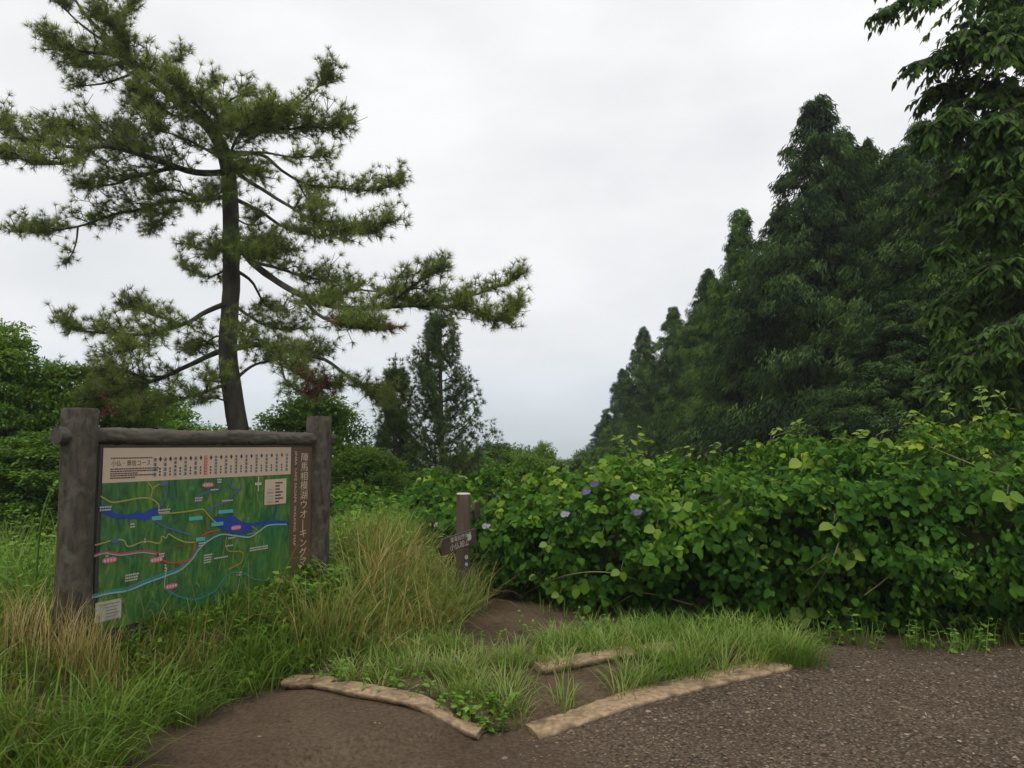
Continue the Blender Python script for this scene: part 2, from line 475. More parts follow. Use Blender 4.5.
N = 2600
x = rng.uniform(-1.9, 6.5, N)
y = rng.uniform(3.3, 6.6, N)
k = path_ok(x, y) & (rng.random(N) < np.interp(x, [-1.5, 0, 1, 6], [.12, .25, .8, 1]))
x, y = x[k], y[k]
n = len(x)
ax = nz(np.stack([rng.normal(size=n), rng.normal(size=n), rng.normal(size=n) * .15], -1))
g = MB()
leaves(g, np.stack([x, y, height(x, y) + .016], -1), ax, nz(np.array([0, 0, 1.0]) + .25 * rng.normal(size=(n, 3))), rng.uniform(.012, .045, n), rng.uniform(.005, .016, n), T_DIAMOND)
tag(g.build('leaf_litter', M['litter']), 'dead leaf scraps and bark chips lying on the path', 'leaf litter', kind='stuff')


# ------------------------------------------------------------------ edging timbers
def timber(name, a, b, r, label, sag=0.0, lift=0.02):
    n = 80
    t = np.linspace(0, 1, n)
    x = a[0] + (b[0] - a[0]) * t
    y = a[1] + (b[1] - a[1]) * t
    q = np.stack([x, y, 0 * x], -1)
    x = x + 0.008 * noise(q, 2.3)
    y = y + 0.014 * noise(q + 7, 1.9)
    z0 = height(x, y - .13)
    z0 = np.convolve(np.pad(z0, 10, 'edge'), np.ones(21) / 21, 'valid')
    z = z0 + lift - r * .55 + 0.004 * noise(q, 3.0)
    mb = MB()
    base = np.stack([x * 0, y * 0, z * 0], -1)
    pts = np.stack([x - x[0], y - y[0], z - z0[0]], -1)
    tube(mb, pts, r * (1 + 0.07 * noise(q, 4.0) + .05 * noise(q + 40, 13)), 18, wob=.04)
    for vv in mb.v:
        yc = np.interp(vv[:, 0], pts[:, 0], pts[:, 1])
        vv[:, 1] = yc + .03 + (vv[:, 1] - yc) * 1.75
    for vv in mb.v: vv[:, 2] = np.where(vv[:, 2] > np.interp(vv[:, 0], pts[:, 0], pts[:, 2]), np.interp(vv[:, 0], pts[:, 0], pts[:, 2]) + (vv[:, 2] - np.interp(vv[:, 0], pts[:, 0], pts[:, 2])) * .18, vv[:, 2]) + .004 * noise(vv + 3, 9) + .004 * noise(vv + 9, 30)
    o = mb.build(name, M['log'])
    o.location = (float(x[0]), float(y[0]), float(z0[0]))
    tag(o, label, 'edging log', 'timbers edging the grassy steps')
    return o


timber('edging_log', (0.10, 4.64), (1.93, 5.80), .072, 'long pale weathered timber edging the gravel below the grass tufts', lift=.06)
timber('edging_log', (-1.44, 5.26), (-0.17, 4.57), .052, 'half buried sandy timber beside the dark earth under the weeds', lift=.078)
timber('edging_log', (0.17, 5.46), (0.85, 5.82), .06, 'short pale step timber among the tufts behind the long timber', lift=.075)
timber('edging_log', (0.98, 5.98), (1.42, 6.26), .06, 'stub of step timber showing between the tufts near the hedge', lift=.05)


# ------------------------------------------------------------------ map board
LP, RP = np.array([-2.59, 4.8]), np.array([-1.64, 6.8])
mid = (LP + RP) / 2
ang = math.atan2(RP[1] - LP[1], RP[0] - LP[0])
HL = np.linalg.norm(RP - LP) / 2
e = (RP - LP) / (2 * HL)
zb = float(height(mid[0], mid[1]))
board = empty('map_board', (mid[0], mid[1], zb), 'walking map board hung between two thick dark round posts on the grassy bank', 'map board', rz=ang)


def ms(cx, cy):
    """a spot of the printed map as seen in the photograph -> board coordinates (along, up)"""
    px = 60 + cx / 3.84
    py = 440 + cy / 3.84
    Yd = 4.87 / (.475 - (px - 512) / 800)
    w = P(px, py, Yd)
    return (Yd - 4.8) / .903 - HL, w[2] - zb


for sx, rr, top in ((-1, .099, 1.82), (1, .105, 1.84)):
    mb = MB()
    zz = np.concatenate([np.linspace(-0.35, top - zb - .012, 22), [top - zb]])
    rad = np.full(23, rr)
    rad[-1] *= .93
    rad[:22] *= 1 + .03 * np.sin(np.linspace(0, 9, 22) + sx)
    tube(mb, np.stack([np.full(23, sx * HL), 0 * zz, zz], -1), rad, 28, wob=.02)
    mb.build('post', M['concrete_wood'], board)
mb = MB()
xx = np.linspace(-HL - .15, HL + .18, 260)
tube(mb, np.stack([xx, 0 * xx + .0, np.full(260, 1.653 - zb) + .004 * np.sin(xx * 5)], -1), .052 * (1 + .04 * np.sin(xx * 9)), 26)
vv = mb.v[0]
rd = vv[:, 1:] - np.array([0, 1.653 - zb])
aa = np.arctan2(rd[:, 1], rd[:, 0])
gr = noise(np.stack([vv[:, 0] * 7, np.cos(aa) * 2.6, np.sin(aa) * 2.6], -1) + .35 * np.sin(vv[:, :1] * 23), 1.5)
vv[:, 1:] = np.array([0, 1.653 - zb]) + rd * (1 + .13 * (np.abs(gr) * 2 - .6))[:, None]
mb.build('top_rail', M['rail'], board)

x0, x1, z0, z1 = -.962, 1.0, .475 - zb, 1.582 - zb
mb = MB()
box(mb, (x0 - .02, -.022, z0 - .035), (x1 - .004, .022, z1 + .018), 0)
panel = mb.build('panel', M['frame'], board, smooth=False)
mb = MB()
box(mb, (-.99, -.035, z0 - .10), (.995, .035, z0 - .037), 0)
mb.build('bottom_rail', M['rail'], board, smooth=False)


def sheet(mb, xa, xb, za, zb_, y, m, th=.002):
    box(mb, (xa, y, za), (xb, y + th, zb_), m)


def ribbon(mb, pts, w, y, m, smooth=8):
    p = np.array([ms(*q) for q in pts])
    w = w * .72
    p = resample(p, max(2, (len(p) - 1) * smooth))
    t = nz(np.gradient(p, axis=0))
    nn = np.stack([-t[:, 1], t[:, 0]], -1) * w / 2
    a, b = p + nn, p - nn
    n = len(p)
    v = np.stack([np.concatenate([a[:, 0], b[:, 0]]), np.full(2 * n, y), np.concatenate([a[:, 1], b[:, 1]])], -1)
    i = np.arange(n - 1)
    mb.add(v, np.concatenate([np.stack([i, i + n, i + n + 1], -1), np.stack([i, i + n + 1, i + 1], -1)]), .5, m)


def poly(mb, pts, y, m):
    p = np.array([ms(*q) for q in pts])
    p = resample(np.vstack([p, p[:1]]), len(p) * 5)[:-1]
    from mathutils.geometry import tessellate_polygon
    tr = tessellate_polygon([[Vector((a, b, 0)) for a, b in p]])
    mb.add(np.stack([p[:, 0], np.full(len(p), y), p[:, 1]], -1), np.array(tr), .5, m)


def blob(mb, c, w, h, y, m):
    q = ms(*c)
    t = np.arange(14) * 2 * math.pi / 14
    v = np.stack([q[0] + np.sign(np.cos(t)) * np.abs(np.cos(t)) ** .6 * w / 2, np.full(14, y), q[1] + np.sin(t) * h / 2], -1)
    mb.add(np.vstack([v, [[q[0], y, q[1]]]]), [[i, (i + 1) % 14, 14] for i in range(14)], .5, m)


def text(mb, body, size, x, y, z, m, rot=0.0, width=1.0, align='CENTER', ext=0.0):
    """lettering in the plane of the board, reading from the front"""
    c = bpy.data.curves.new('lettering', 'FONT')
    c.body = body
    c.size = size
    c.align_x = align
    c.align_y = 'CENTER'
    c.resolution_u = 2
    o = bpy.data.objects.new('lettering', c)
    COL.objects.link(o)
    dg = bpy.context.evaluated_depsgraph_get()
    dg.update()
    me = bpy.data.meshes.new_from_object(o.evaluated_get(dg))
    me.calc_loop_triangles()
    n = len(me.vertices)
    if n:
        co = np.empty(n * 3, np.float32)
        me.vertices.foreach_get('co', co)
        co = co.reshape(-1, 3)
        tr = np.empty(len(me.loop_triangles) * 3, np.int32)
        me.loop_triangles.foreach_get('vertices', tr)
        cxy = co[:, :2] * np.array([width, 1])
        ca, sa = math.cos(rot), math.sin(rot)
        u = cxy[:, 0] * ca - cxy[:, 1] * sa
        w = cxy[:, 0] * sa + cxy[:, 1] * ca
        mb.add(np.stack([x + u, np.full(n, y), z + w], -1), tr.reshape(-1, 3), .5, m)
    bpy.data.objects.remove(o)
    bpy.data.meshes.remove(me)
    bpy.data.curves.remove(c)


xt = ms(880, 100)[0]
zh = z1 - .215
inks = ['map', 'blue_ink', 'steel_ink', 'yellow_ink', 'orange_ink', 'red_ink', 'teal_ink', 'cyan_ink', 'pink_ink', 'white_ink', 'sky_ink', 'brick_ink']
K = {k: i for i, k in enumerate(inks)}
mb = MB()
sheet(mb, x0, xt, z0, zh, -.026, 0)
yy = -.0285
poly(mb, [(156, 248), (185, 252), (215, 280), (270, 285), (300, 272), (318, 280), (345, 266), (380, 256), (388, 275), (360, 292), (335, 306), (280, 302), (215, 300), (175, 285), (156, 275)], yy, K['blue_ink'])
poly(mb, [(578, 298), (605, 292), (640, 297), (660, 288), (690, 308), (730, 318), (800, 308), (868, 311), (868, 321), (790, 322), (738, 335), (722, 357), (690, 362), (650, 354), (620, 342), (595, 325)], yy, K['blue_ink'])
for pts in ([(388, 168), (408, 185), (402, 215), (388, 255)], [(350, 298), (400, 330), (460, 350), (512, 366)], [(560, 270), (600, 250), (640, 235), (665, 205), (690, 190)],
            [(512, 242), (530, 215), (570, 197), (605, 185), (612, 152)], [(640, 150), (655, 180), (690, 190), (688, 150)]):
    ribbon(mb, pts, .016, yy, K['steel_ink'])
ribbon(mb, [(818, 300), (824, 275), (828, 250)], .022, yy - .0003, K['blue_ink'])
yy -= .0008
ribbon(mb, [(137, 600), (200, 580), (270, 568), (340, 538), (410, 512), (470, 488), (512, 448), (540, 408), (570, 380)], .026, yy, K['teal_ink'])
ribbon(mb, [(140, 446), (180, 434), (240, 441), (320, 431), (376, 437)], .012, yy, K['sky_ink'])
ribbon(mb, [(410, 570), (470, 600), (530, 610), (600, 580), (620, 550), (660, 510), (700, 508), (760, 535), (830, 532)], .015, yy, K['teal_ink'])
yy -= .0008
for pts in ([(155, 215), (200, 238), (250, 232), (310, 222), (350, 226), (378, 248), (382, 280), (430, 280), (500, 272), (545, 265), (562, 280), (590, 310), (612, 325)],
            [(335, 162), (352, 188), (345, 222)], [(352, 188), (372, 172), (395, 166)],
            [(141, 403), (180, 392), (215, 382), (250, 385), (270, 408), (330, 388), (385, 395), (395, 370), (410, 375), (420, 360), (440, 372), (480, 390), (520, 392)]):
    ribbon(mb, pts, .013, yy, K['yellow_ink'])
ribbon(mb, [(640, 372), (638, 400), (650, 425), (700, 430), (702, 465), (680, 480), (650, 496)], .012, yy, K['orange_ink'])
ribbon(mb, [(720, 362), (760, 350), (735, 330)], .008, yy, K['yellow_ink'])
yy -= .0008
ribbon(mb, [(136, 605), (200, 588), (270, 577), (340, 548), (410, 522), (470, 497), (512, 456), (536, 420), (570, 387), (620, 362), (680, 368), (730, 371), (770, 345), (800, 326), (868, 323)], .014, yy, K['sky_ink'])
ribbon(mb, [(141, 440), (180, 428), (240, 435), (320, 425), (380, 433), (400, 460), (430, 470), (480, 466), (508, 455), (516, 420), (522, 395), (560, 358), (612, 343)], .013, yy - .0004, K['red_ink'])
ribbon(mb, [(395, 432), (430, 412), (470, 405), (505, 408)], .008, yy - .0004, K['brick_ink'])
ribbon(mb, [(562, 285), (560, 320), (566, 350)], .010, yy - .0004, K['brick_ink'])
ribbon(mb, [(416, 490), (411, 530), (410, 566)], .008, yy - .0004, K['white_ink'])
yy -= .001
for c in ((198, 460), (376, 459), (436, 560), (563, 172), (675, 336), (843, 542)):
    blob(mb, c, .105, .036, yy, K['pink_ink'])
    q = ms(*c)
    for k in range(4):
        sheet(mb, q[0] - .04 + k * .022, q[0] - .026 + k * .022, q[1] - .009, q[1] + .008, yy - .0016, K['white_ink'], .001)
for c, w in (((520, 300), .12), ((634, 274), .14), ((603, 322), .11), ((372, 299), .08), ((215, 386), .05), ((395, 168), .06), ((540, 380), .08)):
    q = ms(*c)
    sheet(mb, q[0] - w / 2, q[0] + w / 2, q[1] - .013, q[1] + .013, yy - .001, K['cyan_ink'] if c[0] not in (215, 395) else K['steel_ink'], .001)
r2 = np.random.default_rng(5)
for c, w, l in (((175, 257), .08, 2), ((280, 322), .03, 2), ((332, 380), .02, 2), ((400, 267), .09, 2), ((570, 440), .07, 4), ((620, 450), .13, 1), ((765, 410), .20, 2), ((285, 515), .10, 3), ((530, 222), .07, 2),
                ((590, 190), .08, 1), ((640, 232), .11, 1), ((190, 433), .03, 2), ((395, 436), .04, 2), ((412, 480), .02, 3), ((608, 152), .05, 2), ((660, 375), .07, 1), ((690, 508), .05, 2), ((828, 525), .03, 3), ((545, 395), .05, 2), ((650, 405), .07, 1)):
    q = ms(*c)
    for i in range(l):
        a = q[0] - w / 2
        while a < q[0] + w / 2 - .008:
            b = a + .006 + .008 * r2.random()
            zc = q[1] - i * .017
            sheet(mb, a, b, zc - .005, zc + .005, yy - .0012, K['white_ink'], .001)
            a = b + .004
q = ms(755, 166)
sheet(mb, q[0] - .034, q[0] + .034, q[1] - .014, q[1] + .006, yy - .001, K['white_ink'], .001)
sheet(mb, q[0] - .005, q[0] + .005, q[1] - .06, q[1] + .05, yy - .0018, K['white_ink'], .001)
mb.build('map_sheet', [M[k] for k in inks], panel, smooth=False)

# header strip with the course line-up
mb = MB()
sheet(mb, x0, xt, zh, z1, -.027, 0)
xl = ms(192, 90)[0]
text(mb, '小仏・景信コース', .040, xl, -.0285, ms(260, 90)[1], 1, 0, .92, 'LEFT')
for cyy, wl in ((70, .30), (112, .36), (121, .34), (130, .20), (138, .33), (147, .18)):
    q = ms(190, cyy)
    a = q[0]
    while a < q[0] + wl:
        b = a + .008 + .018 * r2.random()
        sheet(mb, a, b, q[1] - .0035, q[1] + .0035, -.0285, 1, .001)
        a = b + .004
nc = 27
for i in range(nc):
    c = 360 + (864 - 360) * i / (nc - 1)
    u, zt = ms(c, 66 - 16 * i / (nc - 1))
    zbot = ms(c, 141 - 22 * i / (nc - 1))[1]
    if i % 2 == 0:
        red = i == 10
        sheet(mb, u - .0145, u + .0145, zbot, zt, -.0285, 3 if red else 2, .001)
        nb = 4 + int(r2.integers(0, 3))
        for k in range(nb):
            zc = zt - (k + .5) * (zt - zbot) / nb
            hh = (zt - zbot) / nb * .33
            for st in range(3):
                sheet(mb, u - .0115, u + .0115, zc - hh + st * hh * .8, zc - hh + st * hh * .8 + hh * .35, -.0297, 2 if red else 1, .001)
            sheet(mb, u - .002, u + .002, zc - hh, zc + hh * .9, -.0305, 2 if red else 1, .0005)
    else:
        mb.add([[u - .012, -.0287, zt - .012], [u + .002, -.0287, zt - .032], [u + .002, -.0287, zt + .004], [u + .013, -.0287, zt - .014]], [[0, 1, 2], [1, 3, 2]], .5, 1)
        for k in range(3):
            zc = zbot + .012 + k * .02
            sheet(mb, u - .006, u + .006, zc - .006, zc + .006, -.0285, 1, .001)
mb.build('header_strip', [M['header'], M['ink'], M['white_ink'], M['red_ink']], panel, smooth=False)

# title strip, vertical lettering
mb = MB()
sheet(mb, xt, x1 - .006, z0, z1, -.027, 0)
ttl = '陣馬相模湖ウォーキングマップ'.replace('ォ', 'オ')
ut = xt + (x1 - xt) * .62
ztop, zbo = ms(930, 52)[1], ms(930, 545)[1]
for i, ch in enumerate(ttl):
    text(mb, ch, .078, ut, -.0285, ztop - .036 - i * (ztop - zbo - .04) / (len(ttl) - 1), 1, math.pi / 2 if ch == 'ー' else 0, 1.25)
ue = xt + (x1 - xt) * .22
text(mb, 'JINBA  LAKE SAGAMI  WALKING  MAP', .040, ue, -.0285, (ms(905, 55)[1] + ms(890, 395)[1]) / 2, 1, -math.pi / 2, 1.12)
mb.build('title_strip', [M['title'], M['title_txt']], panel, smooth=False)

# legend box and notice paper
mb = MB()
a, b = ms(780, 152), ms(862, 242)
sheet(mb, a[0], b[0], b[1], a[1], -.034, 0)
wl = b[0] - a[0]
for k in range(7):
    zc = a[1] - .03 - k * (a[1] - b[1] - .05) / 6
    sheet(mb, a[0] + wl * .48, a[0] + wl * (.62 + .24 * r2.random()), zc - .005, zc + .005, -.0355, 1, .001)
    if k > 1: sheet(mb, a[0] + wl * .1, a[0] + wl * .38, zc - .004, zc + .004, -.0355, 2 if k in (3, 6) else 3, .001)
mb.build('legend_box', [M['header'], M['ink'], M['pink_ink'], M['sky_ink']], panel, smooth=False)
mb = MB()
a, b = ms(150, 628), ms(248, 690)
zt_, zb2 = ms(150, 625)[1], ms(150, 703)[1]
sheet(mb, a[0], b[0], zb2, zt_, -.034, 0)
wl = b[0] - a[0]
for k in range(6):
    zc = zt_ - .02 - k * .019
    sheet(mb, a[0] + wl * (.38 if k else .1), a[0] + wl * (.75 + .2 * r2.random()), zc - .003, zc + .003, -.0355, 1, .001)
mb.build('notice_paper', [M['paper'], M['grey_ink']], panel, smooth=False)

# ------------------------------------------------------------------ signpost
sp = P(463, 600, 7.55)
gz = float(height(sp[0], sp[1]))
sign = empty('signpost', (sp[0], sp[1], gz), 'slim brown wooden signpost with a lettered board pointing left before the vine hedge', 'signpost')
mb = MB()
top = P(464, 493, 7.55)[2] - gz
zz = np.concatenate([np.linspace(-.3, top - .012, 10), [top - .011]])
tube(mb, np.stack([0 * zz, 0 * zz, zz], -1), np.full(len(zz), .066), 18, wob=.02)
mb.build('post', M['post_wood'], sign)
mb = MB()
tube(mb, np.array([[0, 0, top - .0105], [0, 0, top]]), np.array([.066, .058]), 18)
mb.build('post_cap', M['post_top'], sign)


def arm(yaw, z, ln, h, lines, start=.05, dot=False):
    """pointed board fixed to the post, reading from the front"""
    mb = MB()
    pr = [(start, -h / 2), (start, h / 2), (-ln + .05, h / 2), (-ln, h * .05), (-ln + .04, -h / 2)]
    for y, fl in ((-.012, 1), (.012, 0)):
        v = [(a, y, b) for a, b in pr]
        t = [[0, 1, 2], [0, 2, 3], [0, 3, 4]]
        mb.add(v, [q[::-1] for q in t] if fl else t, .5, 0)
    for i in range(5):
        a, b = pr[i], pr[(i + 1) % 5]
        mb.add([(a[0], -.012, a[1]), (b[0], -.012, b[1]), (b[0], .012, b[1]), (a[0], .012, a[1])], [[0, 1, 2], [0, 2, 3]], .5, 0)
    for body, size, zz_, xx_ in lines:
        text(mb, body, size, xx_, -.0145, zz_, 1, 0, 1.1)
    o = mb.build('direction_board', [M['board_wood'], M['paint']], sign, smooth=False)
    o.rotation_euler = (0, 0, yaw)
    o.location = (.075 * math.sin(yaw), -.078 * math.cos(yaw), z)
    return o


za = P(455, 538, 7.5)[2] - gz
o = arm(math.radians(60), za, .50, .145, [('東海自然歩道', .052, .036, -.17), ('小仏城山', .070, -.030, -.20)], .09)
o.rotation_euler = (0, math.radians(-5), math.radians(60))
arm(math.radians(80), P(478, 512, 7.5)[2] - gz, -.07, .15, [], .34)
t = np.arange(16) * 2 * math.pi / 16
for (ex, ez, rr) in ((.055, za + .012, .026), (.035, za - .17, .016), (.035, za - .235, .013)):
    mb = MB()
    v = np.stack([ex + rr * np.cos(t), np.full(16, -.100), ez + rr * 1.15 * np.sin(t)], -1)
    mb.add(np.vstack([v, v + [0, .03, 0], [[ex, -.1, ez]]]), [[i, (i + 1) % 16, 32] for i in range(16)] + [[i, i + 16, (i + 1) % 16] for i in range(16)] + [[(i + 1) % 16, i + 16, (i + 1) % 16 + 16] for i in range(16)], .5, 0)
    mb.build('round_badge', M['emblem'], sign, smooth=False)


# ------------------------------------------------------------------ the big pine
def tufts(mb, c, d, n_needles, L, W, spread=1.0, m=0, rv=None):
    """bunches of needles round the shoot direction d at points c"""
    n = len(c)
    dirs = nz(d[:, None] * 0.75 + spread * sph(n * n_needles).reshape(n, n_needles, 3) * 0.95).reshape(-1, 3)
    base = np.repeat(c, n_needles, 0) - dirs * 0.01
    r = (np.repeat(rng.random(n) if rv is None else rv, n_needles) + .25 * (rng.random(n * n_needles) - .5)).clip(0, 1)
    leaves(mb, base, dirs, sph(len(dirs)), L * (.7 + .6 * rng.random(len(dirs))), W, T_NEEDLE, r, m)


YP = 14.0
pine_base = P(240, 460, YP)
pz = float(height(pine_base[0], YP))
pine = empty('pine_tree', (pine_base[0], YP, pz), 'tall open pine leaning to the left behind the map board', 'pine tree')
org = np.array([pine_base[0], YP, pz])
tr_px = [(243, 470, 0), (239, 432, 0), (231, 385, 0), (228, 345, 0), (231, 290, 0), (231, 240, .05), (230, 195, .05), (226, 160, 0), (212, 130, -.1), (192, 112, -.2), (168, 93, -.3), (140, 68, -.4), (112, 42, -.4), (88, 18, -.5), (70, -8, -.5)]
tr = np.array([P(a, b, YP + c) for a, b, c in tr_px]) - org
tr = np.vstack([[tr[0][0] + .06, tr[0][1], -.3], tr])
trs = resample(tr, 70)
rad = np.interp(np.linspace(0, 1, 70), [0, .12, .3, .5, .62, .8, 1], [.25, .18, .152, .135, .11, .06, .016])
mb = MB()
tube(mb, trs, rad, 16, wob=.10)
mb.build('trunk', M['bark'], pine)
needles = MB()
deadn = MB()
twigm = MB()


grown = [trs]


def pine_limb(pts, r0, f0=.25, dens=11, tl=.55, dead=(), part=True, up=.25):
    """limb traced by photograph spot + own distance; foliage from fraction f0 outwards"""
    p = np.array([P(a, b + 7, YP + c) for a, b, c in pts]) - org
    al = np.concatenate(grown)
    dd_ = np.linalg.norm(al - p[0], axis=1)
    p[0] = al[dd_.argmin()] if dd_.min() < .55 else P(pts[0][0], pts[0][1], YP + pts[0][2]) - org
    ln = np.sum(np.linalg.norm(np.diff(p, axis=0), axis=1))
    n = max(12, int(ln * 7))
    q = resample(p, n)
    q = q + 0.085 * np.stack([noise(q + 3, 1.9), noise(q + 9, 1.9), noise(q + 5, 1.9)], -1) * np.linspace(0, 1, n)[:, None]
    grown.append(q)
    lm = MB()
    tube(lm, q, r0 * .85 + (.010 - r0 * .85) * np.linspace(0, 1, n) ** .7, 7, wob=.15)
    if part:
        lm.build('limb', M['bark'], pine)
    else:
        tube(twigm, q, np.linspace(r0, .008, n), 6)
    nt_ = int(ln * (1 - f0) * dens * 1.12)
    tg = nz(np.gradient(q, axis=0))
    for k in range(nt_):
        f = f0 + (1 - f0) * (k + rng.random()) / nt_
        i = min(n - 1, int(f * (n - 1)))
        az = tg[i].copy()
        if noise(q[i:i + 1] + 77, 2.6)[0] < -.30 and f < .78: continue
        side = nz(np.cross(az, [0, 0, 1.0])) * (1 if k % 2 else -1)
        L = tl * (1.12 - .74 * f) * (.4 + 1.0 * rng.random())
        d = nz(az * (.55 + .5 * rng.random()) + side * (.4 + .8 * rng.random()) + np.array([0, 0, rng.normal() * .30 + .06]))
        m = 6
        t = np.linspace(0, 1, m)[:, None]
        tw = q[i] + d * L * t + np.array([0, 0, 1.0]) * (L * .20 * t ** 2) + .05 * rng.normal(size=(m, 3)) * t
        tube(twigm, tw, np.linspace(.011, .005, m), 4, cap=False)
        isdead = any(a <= f <= b for a, b in dead) and rng.random() < .36
        c, dd = [], []
        for j in range(1, m):
            c.append(tw[j]); dd.append(nz(d + [0, 0, .5]))
            for _ in range(2):
                if rng.random() < .8:
                    s2 = nz(d * .6 + sph(1)[0] * .8 + np.array([0, 0, .45]))
                    l2 = rng.uniform(.06, .26)
                    c.append(tw[j] + s2 * l2); dd.append(s2)
                    tube(twigm, np.array([tw[j], tw[j] + s2 * l2]), np.array([.006, .004]), 3, cap=False)
        c, dd = np.array(c), np.array(dd)
        keep = rng.random(len(c)) < .80
        rv = (.15 + .5 * rng.random(len(c)) + .3 * rng.random()).clip(0, 1)
        tufts(deadn if isdead else needles, c[keep], dd[keep], 34, .135, .0082, rv=rv[keep])
    # terminal candle
    tufts(needles, q[-3:], tg[-3:], 30, .13, .0085)


